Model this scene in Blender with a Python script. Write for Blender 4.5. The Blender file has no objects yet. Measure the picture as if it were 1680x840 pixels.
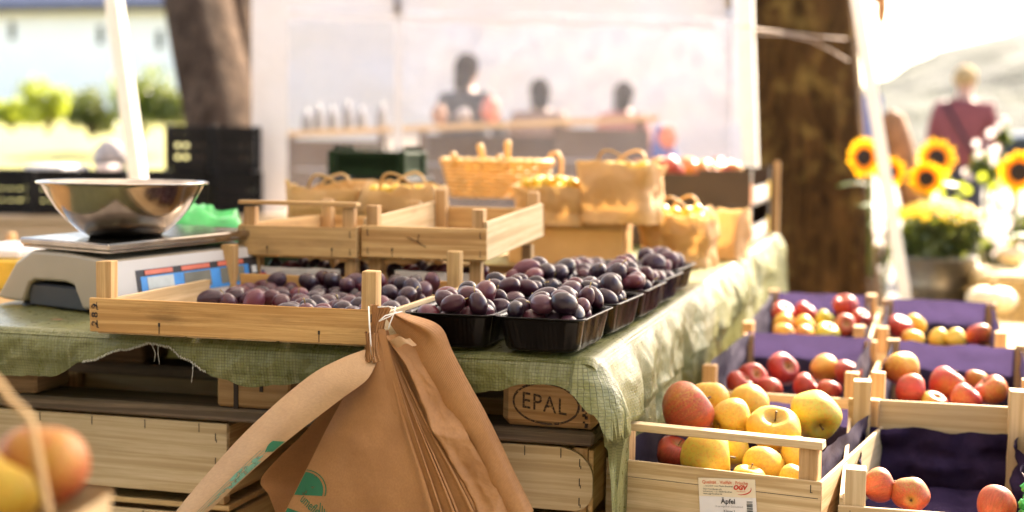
import bpy, math, random
import numpy as np
from math import sin, cos, pi, radians, sqrt, atan2
from mathutils import Vector, Matrix, Euler, Quaternion, noise as mnoise

S = bpy.context.scene
COL = S.collection
random.seed(7)
NPR = np.random.RandomState(5)

# ------------------------------------------------------------------ camera pose (stall frame: X along the stall front, Y away, Z up)
FPX = 2333.0
YAW, PIT, ROL = radians(15.1), radians(4.39), radians(0.8)
CAM = Vector((0, 0, 1.05))
_f = Vector((-sin(YAW)*cos(PIT), cos(YAW)*cos(PIT), -sin(PIT)))
_r0 = Vector((cos(YAW), sin(YAW), 0)); _u0 = _r0.cross(_f)
_r = _r0*cos(ROL) + _u0*sin(ROL); _u = _u0*cos(ROL) - _r0*sin(ROL)
def W(px, py, d):
    """survey of the photograph: the place seen at (px,py) at d metres"""
    return CAM + d*(_f + (px-840)/FPX*_r + (420-py)/FPX*_u)
def WY(px, py, y):
    v = W(px, py, 1) - CAM
    return CAM + v*(y/v.y)
def WD(p):
    return (Vector(p)-CAM).dot(_f)

# ------------------------------------------------------------------ object helpers
def tag(o, label=None, cat=None, group=None, kind=None):
    if label: o['label'] = label
    if cat: o['category'] = cat
    if group: o['group'] = group
    if kind: o['kind'] = kind
    return o
def thing(name, label, cat, loc=(0, 0, 0), rotz=0, group=None, rot=None):
    o = bpy.data.objects.new(name, None); COL.objects.link(o)
    o.empty_display_size = 0.05
    o.location = loc; o.rotation_euler = rot if rot else (0, 0, rotz)
    return tag(o, label, cat, group)
def link_mesh(name, me, parent=None, loc=None):
    o = bpy.data.objects.new(name, me); COL.objects.link(o)
    if parent: o.parent = parent
    if loc is not None: o.location = loc
    return o
def copy_tree(o, parent=None):
    c = o.copy(); COL.objects.link(c)
    if parent: c.parent = parent
    for ch in list(o.children): copy_tree(ch, c)
    return c

class MB:
    """collects shapes of ONE part and links them as one mesh object"""
    def __init__(s): s.v = []; s.f = []; s.m = []; s.uv = []; s.sm = []
    def add(s, verts, faces, uvs=None, m=0, smooth=True):
        b = len(s.v); s.v.extend([tuple(p) for p in verts])
        for i, f in enumerate(faces):
            s.f.append(tuple(b+k for k in f)); s.m.append(m); s.sm.append(smooth)
            if uvs is None: s.uv.append([(0, 0)]*len(f))
            else: s.uv.append(uvs[i])
        return s
    def box(s, x0, x1, y0, y1, z0, z1, b=0.0012, m=0, jit=0.0, axis=None, xf=None):
        c = Vector(((x0+x1)/2, (y0+y1)/2, (z0+z1)/2)); h = [abs(x1-x0)/2, abs(y1-y0)/2, abs(z1-z0)/2]
        b = min(b, min(h)*0.45)
        L = axis if axis is not None else h.index(max(h))
        ou, ov = random.uniform(0, 40), random.uniform(0, 40)
        vs = []; idx = {}
        for sx in (-1, 1):
            for sy in (-1, 1):
                for sz in (-1, 1):
                    j = Vector((random.uniform(-jit, jit), random.uniform(-jit, jit), random.uniform(-jit, jit)))
                    sg = (sx, sy, sz)
                    for k in range(3):
                        p = [sg[i]*(h[i] if i == k else h[i]-b) for i in range(3)]
                        idx[(sg, k)] = len(vs); vs.append(Vector(p)+c+j)
        fs = []; uv = []
        def face(keys):
            ids = [idx[k] for k in keys]
            pts = [vs[i] for i in ids]
            n = (pts[1]-pts[0]).cross(pts[2]-pts[0])
            cen = sum(pts, Vector())/len(pts)
            if n.dot(cen-c) < 0: ids.reverse(); pts.reverse(); n = -n
            ax = max(range(3), key=lambda i: abs(n[i])/(h[i]**0.0001))
            u_ = []
            for p in pts:
                q = p-c
                if ax == L:
                    o2 = [i for i in range(3) if i != L]
                    u_.append((q[o2[0]]*0.3+ou, q[o2[1]]+ov))
                else:
                    o3 = [i for i in range(3) if i not in (L, ax)][0]
                    u_.append((q[L]+ou, q[o3]+ov+0.37*ax))
            fs.append(ids); uv.append(u_)
        for k in range(3):
            a, bb = [i for i in range(3) if i != k]
            for sgn in (-1, 1):
                ks = []
                for (p, q) in ((-1, -1), (1, -1), (1, 1), (-1, 1)):
                    sg = [0, 0, 0]; sg[k] = sgn; sg[a] = p; sg[bb] = q; ks.append((tuple(sg), k))
                face(ks)
        for k in range(3):              # edges along k
            a, bb = [i for i in range(3) if i != k]
            for p in (-1, 1):
                for q in (-1, 1):
                    s0 = [0, 0, 0]; s0[a] = p; s0[bb] = q
                    s1 = list(s0); s0[k] = -1; s1[k] = 1
                    face([(tuple(s0), a), (tuple(s0), bb), (tuple(s1), bb), (tuple(s1), a)])
        for sx in (-1, 1):
            for sy in (-1, 1):
                for sz in (-1, 1):
                    sg = (sx, sy, sz); face([(sg, 0), (sg, 1), (sg, 2)])
        if xf is not None: vs = [xf @ p for p in vs]
        return s.add(vs, fs, uv, m, False)
    def tube(s, path, r, n=8, m=0, caps=True, flat=1.0):
        path = [Vector(p) for p in path]; N = len(path)
        rr = r if hasattr(r, '__len__') else [r]*N
        vs = []; fs = []; uv = []; L = 0
        t0 = (path[1]-path[0]).normalized()
        ref = Vector((0, 0, 1)) if abs(t0.z) < .9 else Vector((1, 0, 0))
        a = t0.cross(ref).normalized()
        Ls = []
        for i, p in enumerate(path):
            t = (path[min(i+1, N-1)]-path[max(i-1, 0)])
            t = t.normalized() if t.length > 1e-9 else t0
            a = (a-t*a.dot(t)).normalized(); b = t.cross(a)
            if i: L += (p-path[i-1]).length
            Ls.append(L)
            for k in range(n):
                an = 2*pi*k/n
                vs.append(p+(a*cos(an)+b*sin(an)*flat)*rr[i])
        for i in range(N-1):
            for k in range(n):
                k2 = (k+1) % n
                fs.append((i*n+k, i*n+k2, (i+1)*n+k2, (i+1)*n+k))
                u0, u1 = 2*pi*rr[i]*k/n, 2*pi*rr[i]*(k+1)/n
                uv.append([(Ls[i], u0), (Ls[i], u1), (Ls[i+1], u1), (Ls[i+1], u0)])
        if caps:
            fs.append(tuple(range(n-1, -1, -1))); uv.append([(0, 0)]*n)
            fs.append(tuple((N-1)*n+k for k in range(n))); uv.append([(0, 0)]*n)
        return s.add(vs, fs, uv, m, True)
    def lathe(s, prof, n=32, m=0, c=(0, 0, 0), fn=None):
        c = Vector(c); vs = []; fs = []; uv = []
        for i, (r, z) in enumerate(prof):
            for k in range(n):
                a = 2*pi*k/n
                p = Vector((r*cos(a), r*sin(a), z))
                if fn: p = fn(p, a, i)
                vs.append(p+c)
        for i in range(len(prof)-1):
            for k in range(n):
                k2 = (k+1) % n
                fs.append((i*n+k, i*n+k2, (i+1)*n+k2, (i+1)*n+k))
                uv.append([(k/n, prof[i][1]), ((k+1)/n, prof[i][1]), ((k+1)/n, prof[i+1][1]), (k/n, prof[i+1][1])])
        return s.add(vs, fs, uv, m, True)
    def grid(s, pts, uvs=None, m=0, flip=False):
        """pts[i][j]"""
        R, Cn = len(pts), len(pts[0]); vs = [p for row in pts for p in row]; fs = []; uv = []
        for i in range(R-1):
            for j in range(Cn-1):
                q = [(i, j), (i, j+1), (i+1, j+1), (i+1, j)]
                if flip: q.reverse()
                fs.append(tuple(a*Cn+b for a, b in q))
                uv.append([uvs[a][b] if uvs else (b/(Cn-1), a/(R-1)) for a, b in q])
        return s.add(vs, fs, uv, m, True)
    def prism(s, poly, thick, xf=None, m=0):
        """poly: list of (x,y) extruded along z by thick"""
        n = len(poly)
        vs = [Vector((x, y, 0)) for x, y in poly]+[Vector((x, y, thick)) for x, y in poly]
        fs = [tuple(range(n-1, -1, -1)), tuple(range(n, 2*n))]
        uv = [[(poly[i][0], poly[i][1]) for i in range(n-1, -1, -1)], [(poly[i][0], poly[i][1]) for i in range(n)]]
        for i in range(n):
            j = (i+1) % n; fs.append((i, j, n+j, n+i)); uv.append([(poly[i][0], poly[i][1]), (poly[j][0], poly[j][1]), (poly[j][0], poly[j][1]+thick), (poly[i][0], poly[i][1]+thick)])
        if xf is not None: vs = [xf @ v for v in vs]
        return s.add(vs, fs, uv, m, False)
    def mesh(s, name, mats):
        me = bpy.data.meshes.new(name)
        me.from_pydata([tuple(v) for v in s.v], [], s.f)
        for mt in (mats if isinstance(mats, (list, tuple)) else [mats]): me.materials.append(mt)
        me.polygons.foreach_set('material_index', s.m)
        me.polygons.foreach_set('use_smooth', s.sm)
        uvl = me.uv_layers.new(name='UVMap')
        flat = [c for f in s.uv for p in f for c in p]
        uvl.data.foreach_set('uv', flat)
        me.update()
        return me
    def build(s, name, mats, parent=None, loc=None):
        return link_mesh(name, s.mesh(name, mats), parent, loc)

def text_mesh(txt, size, align='CENTER', extrude=0.0, shear=0.0, offset=0.0, spacing=1.0):
    cu = bpy.data.curves.new('t', 'FONT'); cu.body = txt; cu.size = size; cu.align_x = align; cu.align_y = 'CENTER'
    cu.shear = shear; cu.offset = offset; cu.space_character = spacing; cu.resolution_u = 3
    o = bpy.data.objects.new('t', cu); COL.objects.link(o)
    dg = bpy.context.evaluated_depsgraph_get()
    me = bpy.data.meshes.new_from_object(o.evaluated_get(dg))
    vs = [v.co.copy() for v in me.vertices]; fs = [tuple(p.vertices) for p in me.polygons]
    bpy.data.objects.remove(o); bpy.data.curves.remove(cu); bpy.data.meshes.remove(me)
    return vs, fs

def catmull(pts, t):
    """pts list of tuples, t in 0..1"""
    n = len(pts)-1; x = min(max(t, 0), 1)*n; i = min(int(x), n-1); f = x-i
    P = [pts[max(i-1, 0)], pts[i], pts[i+1], pts[min(i+2, n)]]
    return tuple(0.5*((2*b)+(-a+c)*f+(2*a-5*b+4*c-d)*f*f+(-a+3*b-3*c+d)*f**3) for a, b, c, d in zip(*P))
def lerp(a, b, t): return a+(b-a)*t
def interp(x, tab):
    if x <= tab[0][0]: return tab[0][1]
    for (a, va), (b, vb) in zip(tab, tab[1:]):
        if x <= b:
            t = (x-a)/(b-a); t = t*t*(3-2*t); return va+(vb-va)*t
    return tab[-1][1]
def nz(x, y=0, z=0): return mnoise.noise(Vector((x, y, z)))

# ------------------------------------------------------------------ materials
class NB:
    def __init__(s, name):
        s.mat = bpy.data.materials.new(name); s.mat.use_nodes = True
        s.nt = s.mat.node_tree; s.nt.nodes.clear()
        s.out = s.nt.nodes.new('ShaderNodeOutputMaterial')
    def n(s, t, ins=None, **props):
        nd = s.nt.nodes.new('ShaderNode'+t)
        for k, v in props.items(): setattr(nd, k, v)
        for k, v in (ins or {}).items():
            sk = nd.inputs[k]
            if isinstance(v, bpy.types.NodeSocket): s.nt.links.new(v, sk)
            else: sk.default_value = v
        return nd
    def link(s, a, b): s.nt.links.new(a, b)
    def math(s, op, a, b=0.0, c=None, clamp=False):
        d = {0: a, 1: b}
        if c is not None: d[2] = c
        return s.n('Math', d, operation=op, use_clamp=clamp).outputs[0]
    def mix(s, fac, a, b, bt='MIX'):
        nd = s.n('Mix', None, data_type='RGBA', blend_type=bt)
        for i, v in ((0, fac), (6, a), (7, b)):
            if isinstance(v, bpy.types.NodeSocket): s.link(v, nd.inputs[i])
            else: nd.inputs[i].default_value = v if i == 0 else (*v[:3], 1)
        return nd.outputs[2]
    def ramp(s, fac, stops, mode='LINEAR'):
        nd = s.n('ValToRGB', {0: fac}); cr = nd.color_ramp; cr.interpolation = mode
        while len(cr.elements) < len(stops): cr.elements.new(0.5)
        for e, (p, c) in zip(cr.elements, stops):
            e.position = p; e.color = (*c[:3], 1) if hasattr(c, '__len__') else (c, c, c, 1)
        return nd.outputs[0]
    def noise(s, vec, scale, detail=4, rough=.55, dist=0.0):
        d = {'Scale': scale, 'Detail': detail, 'Roughness': rough, 'Distortion': dist}
        if vec is not None: d['Vector'] = vec
        return s.n('TexNoise', d).outputs[0]
    def mapping(s, vec, scale=(1, 1, 1), loc=(0, 0, 0)):
        return s.n('Mapping', {0: vec, 'Scale': scale, 'Location': loc}).outputs[0]
    def uv(s): return s.n('TexCoord').outputs['UV']
    def obj(s): return s.n('TexCoord').outputs['Object']
    def rnd(s): return s.n('ObjectInfo').outputs['Random']
    def bump(s, h, strength=.3, dist=.002):
        return s.n('Bump', {'Height': h, 'Strength': strength, 'Distance': dist}).outputs[0]
    def pbr(s, **k):
        ins = {}
        for kk, v in k.items():
            kk = kk.replace('_', ' ')
            if kk in ('Base Color', 'Emission Color', 'Specular Tint', 'Sheen Tint') and not isinstance(v, bpy.types.NodeSocket): v = (*v[:3], 1)
            ins[kk] = v
        nd = s.n('BsdfPrincipled', ins)
        s.link(nd.outputs[0], s.out.inputs[0])
        return nd

def simple(name, col, rough=.5, metal=0.0, var=.15, scale=30, bump=0.0, **k):
    b = NB(name); o = b.obj()
    nv = b.noise(o, scale, 5)
    dk = tuple(c*(1-var) for c in col); lt = tuple(min(1, c*(1+var)) for c in col)
    c = b.ramp(nv, [(.3, dk), (.7, lt)])
    kw = dict(Base_Color=c, Roughness=rough, Metallic=metal, **k)
    if bump: kw['Normal'] = b.bump(b.noise(o, scale*3, 4), bump)
    b.pbr(**kw); return b.mat

def wood(name, light, dark, rough=.65, grain=1.0, knots=.5, dirt=.25, bump=.35, stain=(.05, .03, .015)):
    b = NB(name); uv = b.uv()
    rv = b.math('MULTIPLY', b.rnd(), 37.0)
    off = b.n('CombineXYZ', {0: rv, 1: rv, 2: 0.0}).outputs[0]
    v = b.n('VectorMath', {0: uv, 1: off}, operation='ADD').outputs[0]
    g1 = b.noise(b.mapping(v, (2.0, 85*grain, 1)), 1.0, 6, .62, .3)
    g2 = b.noise(b.mapping(v, (16, 420*grain, 1)), 1.0, 3, .6)
    tone = b.noise(b.mapping(v, (.7, 2.2, 1)), 1.0, 2)
    c = b.ramp(g1, [(.30, tuple(x*.8 for x in dark)), (.43, dark), (.52, tuple(lerp(a, d, .35) for a, d in zip(light, dark))), (.64, light)])
    c = b.mix(b.ramp(g2, [(.35, .5), (.58, 0)]), c, dark)
    c = b.mix(b.math('MULTIPLY', b.ramp(tone, [(.38, 0), (.62, 1)]), .5), c, tuple(x*.62 for x in light))
    if knots:
        vo = b.n('TexVoronoi', {'Vector': b.mapping(v, (5, 26, 1)), 'Scale': 1.0}).outputs['Distance']
        kn = b.ramp(vo, [(.0, 1), (.09, .75), (.17, 0)])
        sel = b.ramp(b.noise(b.mapping(v, (1.7, 4, 1)), 1.0, 1), [(.56, 0), (.6, 1)])
        c = b.mix(b.math('MULTIPLY', b.math('MULTIPLY', kn, sel), knots), c, tuple(x*.35 for x in dark))
    if dirt:
        dn = b.noise(b.mapping(v, (4, 14, 1)), 1.0, 7, .7)
        c = b.mix(b.math('MULTIPLY', b.ramp(dn, [(.55, 0), (.78, 1)]), dirt), c, stain)
    h = b.math('ADD', g1, b.math('MULTIPLY', g2, .6))
    b.pbr(Base_Color=c, Roughness=rough, Specular_IOR_Level=.25, Normal=b.bump(h, bump, .0012))
    return b.mat

M = {}
M['poplar'] = wood('poplar_wood', (.74, .56, .34), (.50, .33, .16), knots=.35, dirt=.16, bump=.3)
M['poplar_warm'] = wood('warm_poplar_wood', (.72, .48, .225), (.46, .255, .10), knots=.5, dirt=.42)
M['spruce_orange'] = wood('orange_spruce_wood', (.72, .44, .175), (.46, .23, .072), knots=.5, dirt=.5)
M['post'] = wood('post_wood', (.66, .42, .21), (.40, .22, .09), knots=.2, dirt=.15, grain=1.5)
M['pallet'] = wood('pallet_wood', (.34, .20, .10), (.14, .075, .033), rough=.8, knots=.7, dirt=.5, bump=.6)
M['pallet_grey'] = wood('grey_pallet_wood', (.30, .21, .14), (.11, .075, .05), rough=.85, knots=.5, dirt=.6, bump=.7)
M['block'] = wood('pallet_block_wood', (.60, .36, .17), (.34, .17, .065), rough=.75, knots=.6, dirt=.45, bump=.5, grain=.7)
M['counter'] = wood('counter_wood', (.13, .075, .042), (.05, .028, .017), rough=.7, knots=.2)
M['staple'] = simple('staple_metal', (.06, .045, .035), .5, .6)
M['stain'] = simple('burnt_stamp', (.035, .018, .010), .8)

# ink that is worn off in places, on any wood
def worn(name, col, lo=.36, hi=.52, scale=260):
    b = NB(name); nv = b.noise(b.obj(), scale, 5, .65)
    a = b.ramp(nv, [(lo, 0.12), (hi, 1)])
    b.pbr(Base_Color=col, Roughness=.8, Alpha=a); return b.mat
M['brand_ink'] = worn('burnt_brand', (.045, .022, .012))
M['stamp_ink'] = worn('stamp_ink', (.03, .02, .018))
M['green_print'] = worn('green_print', (.02, .15, .07), .2, .4, 90)
M['green_pale'] = worn('pale_green_print', (.16, .33, .23), .3, .5, 120)

def plum_mat():
    b = NB('plum_skin'); o = b.obj(); r = b.rnd()
    off = b.n('VectorMath', {0: o, 1: b.n('CombineXYZ', {0: b.math('MULTIPLY', r, 9.0), 1: b.math('MULTIPLY', r, 5.0), 2: r}).outputs[0]}, operation='ADD').outputs[0]
    n1 = b.noise(off, 28, 3); n2 = b.noise(off, 60, 6, .7, .8); n3 = b.noise(off, 900, 2)
    base = b.ramp(b.math('ADD', b.math('MULTIPLY', r, .6), b.math('MULTIPLY', n1, .45)),
                  [(.14, (.008, .004, .010)), (.42, (.020, .005, .012)), (.64, (.050, .007, .014)), (.92, (.15, .018, .026))])
    bloom = b.ramp(n2, [(.44, .0), (.60, .9)])
    r2 = b.math('FRACT', b.math('MULTIPLY', r, 7.31))
    amt = b.math('MULTIPLY', bloom, b.math('ADD', b.math('MULTIPLY', b.math('MAXIMUM', b.math('SUBTRACT', r2, .25), 0.0), .66), .03))
    c = b.mix(amt, base, (.20, .12, .165))
    c = b.mix(b.ramp(n3, [(.64, 0), (.72, .35)]), c, (.35, .22, .2))
    rg = b.ramp(n2, [(.36, .20), (.68, .45)])
    b.pbr(Base_Color=c, Roughness=rg, Specular_IOR_Level=.38, Normal=b.bump(n2, .05, .001))
    return b.mat
M['plum'] = plum_mat()
M['plum_stem'] = simple('plum_stem', (.36, .25, .07), .6)

def apple_mat():
    b = NB('apple_skin'); o = b.obj(); oi = b.n('ObjectInfo'); r = oi.outputs['Random']
    sep = b.n('SeparateColor', {0: oi.outputs['Color']})
    red, grn, rus = sep.outputs[0], sep.outputs[1], sep.outputs[2]
    off = b.n('VectorMath', {0: o, 1: b.n('CombineXYZ', {0: b.math('MULTIPLY', r, 9.0), 1: b.math('MULTIPLY', r, 5.0), 2: r}).outputs[0]}, operation='ADD').outputs[0]
    # streaks run pole to pole: noise over the direction round the core
    nrm = b.n('VectorMath', {0: o}, operation='NORMALIZE').outputs[0]
    st = b.n('VectorMath', {0: b.mapping(nrm, (5, 5, .7)), 1: b.n('CombineXYZ', {0: b.math('MULTIPLY', r, 30.0)}).outputs[0]}, operation='ADD').outputs[0]
    streak = b.noise(st, 1.6, 5, .7)
    blot = b.noise(off, 14, 2)
    ox = b.n('SeparateXYZ', {0: o}).outputs
    ground = b.mix(grn, (.68, .42, .05), (.42, .43, .05))
    k = b.math('ADD', b.math('ADD', b.math('MULTIPLY', streak, .55), b.math('ADD', b.math('MULTIPLY', blot, .6), b.math('MULTIPLY', ox[0], .26))), b.math('SUBTRACT', b.math('MULTIPLY', red, 1.5), 1.2))
    kf = b.ramp(k, [(.0, 0), (.22, .55), (.5, 1)])
    redc = b.mix(b.ramp(streak, [(.35, 0), (.65, 1)]), (.20, .006, .009), (.46, .035, .022))
    c = b.mix(kf, ground, redc)
    bl2 = b.noise(off, 7, 3, .6)
    c = b.mix(b.math('MULTIPLY', b.ramp(bl2, [(.45, 0), (.68, .65)]), b.ramp(kf, [(0, 1), (.5, 0)])), c, (.70, .26, .035))
    len_ = b.noise(off, 300, 2)
    c = b.mix(b.ramp(len_, [(.62, 0), (.68, .6)]), c, (.66, .50, .26))
    russ = b.noise(off, 30, 6, .75)
    c = b.mix(b.math('MULTIPLY', b.ramp(russ, [(.40, 0), (.58, 1)]), b.math('MULTIPLY', rus, .9)), c, (.42, .22, .06))
    sp = b.noise(off, 75, 2)
    c = b.mix(b.ramp(sp, [(.70, 0), (.74, .85)]), c, (.10, .05, .02))
    rad = b.math('SQRT', b.math('ADD', b.math('POWER', ox[0], 2.0), b.math('POWER', ox[1], 2.0)))
    cav = b.ramp(b.math('ADD', rad, b.math('MULTIPLY', b.noise(off, 40, 4), .3)), [(.25, 1), (.62, 0)])
    c = b.mix(b.math('MULTIPLY', cav, .75), c, (.34, .22, .05))
    dk = b.noise(off, 9, 4, .6)
    c = b.mix(b.ramp(dk, [(.52, 0), (.75, .35)]), c, (.22, .07, .015))
    b.pbr(Base_Color=c, Roughness=b.ramp(russ, [(.3, .34), (.7, .55)]), Specular_IOR_Level=.35, Normal=b.bump(russ, .12, .002), Subsurface_Weight=.03, Subsurface_Radius=(.01, .006, .002))
    return b.mat
M['apple'] = apple_mat()
M['apple_stem'] = simple('apple_stem', (.10, .055, .02), .7)

def kraft(name, col, dk, tr=.12, rib=True, tint=(.7, .4, .15)):
    b = NB(name); uv = b.uv(); o = b.obj()
    n1 = b.noise(o, 14, 5, .6); n2 = b.noise(b.mapping(uv, (260, 260, 1)), 1.0, 3)
    c = b.ramp(n1, [(.3, dk), (.7, col)])
    c = b.mix(b.ramp(n2, [(.4, .22), (.6, 0)]), c, tuple(x*.7 for x in dk))
    h = b.math('ADD', b.math('MULTIPLY', b.noise(o, 45, 6, .65), 1.6), n2)
    if rib:
        sx = b.n('SeparateXYZ', {0: uv}).outputs[0]
        rb = b.math('SINE', b.math('MULTIPLY', sx, 2*pi/.0016))
        h = b.math('ADD', h, b.math('MULTIPLY', rb, .25))
    nb = b.bump(h, .35, .0012)
    p = b.n('BsdfPrincipled', {'Base Color': c, 'Roughness': .55, 'Normal': nb})
    t = b.n('BsdfTranslucent', {'Color': b.mix(.6, c, tint), 'Normal': nb})
    mx = b.n('MixShader', {0: tr, 1: p.outputs[0], 2: t.outputs[0]})
    b.link(mx.outputs[0], b.out.inputs[0]); return b.mat
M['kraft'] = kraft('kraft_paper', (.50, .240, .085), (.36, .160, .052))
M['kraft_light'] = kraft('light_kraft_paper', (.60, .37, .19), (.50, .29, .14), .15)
M['kraft_punnet'] = kraft('punnet_paper', (.66, .44, .21), (.54, .34, .15), .42, False, (.88, .68, .38))

def tarp_mat():
    b = NB('woven_tarp'); uv = b.uv(); o = b.obj()
    sp = b.n('SeparateXYZ', {0: uv}); u, v = sp.outputs[0], sp.outputs[1]
    k = pi/.0047
    wob = b.math('MULTIPLY', b.noise(o, 60, 3), 1.6)
    su = b.math('SINE', b.math('ADD', b.math('MULTIPLY', u, k), wob)); sv = b.math('SINE', b.math('ADD', b.math('MULTIPLY', v, k), wob))
    au, av = b.math('ABSOLUTE', su), b.math('ABSOLUTE', sv)
    gap = b.math('MINIMUM', au, av)                 # near 0 on the lines between the tapes
    over = b.math('MULTIPLY', su, sv)
    hgt = b.math('ADD', b.math('MULTIPLY', over, .5), b.ramp(gap, [(.0, 0), (.35, 1)]))
    n1 = b.noise(o, 9, 5, .6); n2 = b.noise(o, 70, 5, .7)
    c = b.ramp(n1, [(.3, (.115, .115, .034)), (.55, (.19, .19, .064)), (.75, (.28, .27, .115))])
    
    c = b.mix(b.ramp(n2, [(.62, 0), (.76, .5)]), c, (.62, .58, .40))
    gv = b.math('MULTIPLY', b.ramp(gap, [(.0, 1), (.42, 0)]), b.ramp(b.noise(o, 26, 3), [(.3, .35), (.6, .95)]))
    tape = b.noise(b.mapping(uv, (180, 12, 1)), 1.0, 3)
    c = b.mix(b.ramp(tape, [(.45, 0), (.7, .35)]), c, (.40, .39, .22))
    c = b.mix(gv, c, (.040, .045, .014))
    nb = b.bump(b.math('ADD', hgt, b.math('MULTIPLY', n2, 1.5)), .42, .0008)
    p = b.n('BsdfPrincipled', {'Base Color': c, 'Roughness': b.ramp(n2, [(.3, .22), (.7, .42)]), 'Specular IOR Level': .5, 'Normal': nb})
    t = b.n('BsdfTranslucent', {'Color': b.mix(.5, c, (.5, .5, .15)), 'Normal': nb})
    mx = b.n('MixShader', {0: .10, 1: p.outputs[0], 2: t.outputs[0]})
    b.link(mx.outputs[0], b.out.inputs[0]); return b.mat
M['tarp'] = tarp_mat()
M['hem_thread'] = simple('white_hem_thread', (.72, .70, .62), .8)
M['twine'] = simple('brown_twine', (.42, .32, .25), .8)
M['string'] = simple('white_string', (.78, .74, .66), .8)
M['black_plastic'] = simple('black_plastic', (.004, .0028, .0022), .24, 0, .3, 60, Specular_IOR_Level=.16)
M['crate_plastic'] = simple('black_crate_plastic', (.006, .005, .006), .38, 0, .3, 30, Specular_IOR_Level=.2)
M['green_plastic'] = simple('dark_green_plastic', (.006, .018, .006), .6, 0, .15, 30, Specular_IOR_Level=.15)
M['green_bag'] = simple('green_carrier_bag', (.03, .42, .10), .35, 0, .25, 25, .4)
M['scale_body'] = simple('scale_housing', (.36, .29, .21), .45, 0, .06, 8)
M['scale_front'] = simple('scale_front_plastic', (.60, .56, .53), .4, 0, .05, 8)
M['scale_dark'] = simple('scale_recess', (.012, .011, .012), .5)
M['lcd'] = simple('lcd_glass', (.20, .20, .17), .12)
M['lcd_bright'] = simple('bright_lcd_glass', (.50, .52, .50), .12)
M['blue_print'] = simple('blue_panel', (.05, .28, .70), .35)
M['red_print'] = simple('red_panel', (.72, .16, .09), .35)
M['white_ink'] = simple('white_panel_print', (.8, .8, .8), .4)
def steel():
    b = NB('brushed_steel'); o = b.obj()
    n1 = b.noise(b.mapping(o, (20, 20, 900)), 1.0, 4); n2 = b.noise(o, 18, 4)
    b.pbr(Base_Color=b.ramp(n2, [(.3, (.32, .28, .245)), (.7, (.46, .41, .36))]), Metallic=1.0, Roughness=b.ramp(n1, [(.3, .13), (.7, .22)]), Normal=b.bump(n1, .03, .0005)); return b.mat
M['steel'] = steel()
M['zinc'] = simple('zinc_bucket', (.30, .285, .27), .42, 1.0, .2, 12)
M['white_pole'] = simple('white_pole_paint', (.80, .76, .70), .4, 0, .05)
def liner_mat():
    b = NB('purple_tray_paper'); o = b.obj(); uv = b.uv()
    n1 = b.noise(o, 16, 5, .6); n2 = b.noise(o, 160, 4)
    c = b.ramp(n1, [(.3, (.024, .016, .032)), (.7, (.042, .030, .055))])
    nb = b.bump(b.math('ADD', b.math('MULTIPLY', n1, 2.0), b.math('MULTIPLY', n2, .5)), .5, .002)
    p = b.n('BsdfPrincipled', {'Base Color': c, 'Roughness': .62, 'Specular IOR Level': .2, 'Normal': nb})
    t = b.n('BsdfTranslucent', {'Color': (.16, .11, .28, 1), 'Normal': nb})
    mx = b.n('MixShader', {0: .14, 1: p.outputs[0], 2: t.outputs[0]})
    b.link(mx.outputs[0], b.out.inputs[0]); return b.mat
M['liner'] = liner_mat()
def liner_dark():
    b = NB('crumpled_purple_paper'); o = b.obj()
    n1 = b.noise(o, 20, 6, .65); n2 = b.noise(b.mapping(o, (60, 200, 60)), 1.0, 3)
    c = b.ramp(n1, [(.3, (.018, .011, .030)), (.7, (.040, .025, .062))])
    b.pbr(Base_Color=c, Roughness=.85, Specular_IOR_Level=.04, Normal=b.bump(b.math('ADD', n1, b.math('MULTIPLY', n2, .4)), .6, .003)); return b.mat
M['liner_dark'] = liner_dark()
def bark_mat(name, dk, lt, pale_patch):
    b = NB(name); o = b.obj()
    n1 = b.noise(b.mapping(o, (15, 15, 2.6)), 1.0, 8, .72, .9); n2 = b.noise(o, 3.5, 5, .65); n3 = b.noise(o, 12, 4)
    c = b.ramp(n1, [(.32, dk), (.68, lt)])
    c = b.mix(b.ramp(b.math('MULTIPLY', n2, b.math('ADD', n3, .5)), [(.52, 0), (.72, .75)]), c, pale_patch)  # random pale patches: sunlit spots painted into the bark colour
    b.pbr(Base_Color=c, Roughness=.9, Specular_IOR_Level=.08, Normal=b.bump(n1, 1.0, .06)); return b.mat
M['bark'] = bark_mat('sunpatch_bark', (.006, .0026, .0008), (.150, .072, .022), (.30, .19, .05))
M['bark_grey'] = bark_mat('grey_bark', (.025, .014, .008), (.135, .085, .055), (.18, .12, .08))
def leafm(name, a, c2, tr=.35, tint=(.45, .5, .04)):
    b = NB(name); r = b.rnd(); o = b.obj()
    n = b.noise(o, 3.0, 4)
    c = b.ramp(n, [(.3, a), (.7, c2)])
    p = b.n('BsdfPrincipled', {'Base Color': c, 'Roughness': .5})
    t = b.n('BsdfTranslucent', {'Color': b.mix(.6, c, tint)})
    mx = b.n('MixShader', {0: tr, 1: p.outputs[0], 2: t.outputs[0]})
    b.link(mx.outputs[0], b.out.inputs[0]); return b.mat
M['leaf'] = leafm('green_leaf', (.035, .075, .015), (.09, .13, .03))
M['leaf_dark'] = leafm('dark_leaf', (.02, .04, .012), (.05, .075, .02), .25)
M['leaf_lime'] = leafm('lime_leaf', (.12, .17, .01), (.22, .25, .03), .5)
M['mum'] = leafm('yellow_floret', (.66, .44, .010), (.82, .60, .03), .4, (.9, .6, .03))
M['petal'] = leafm('sunflower_petal', (.76, .32, .005), (.84, .50, .02), .45, (.95, .5, .02))
M['pale_petal'] = leafm('pale_petal', (.60, .50, .48), (.75, .66, .62), .4, (.8, .7, .68))
M['disc'] = simple('sunflower_disc', (.018, .009, .005), .9, 0, .4, 80, .6)
M['pumpkin'] = simple('cream_pumpkin', (.74, .62, .42), .5, 0, .12, 10)
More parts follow.
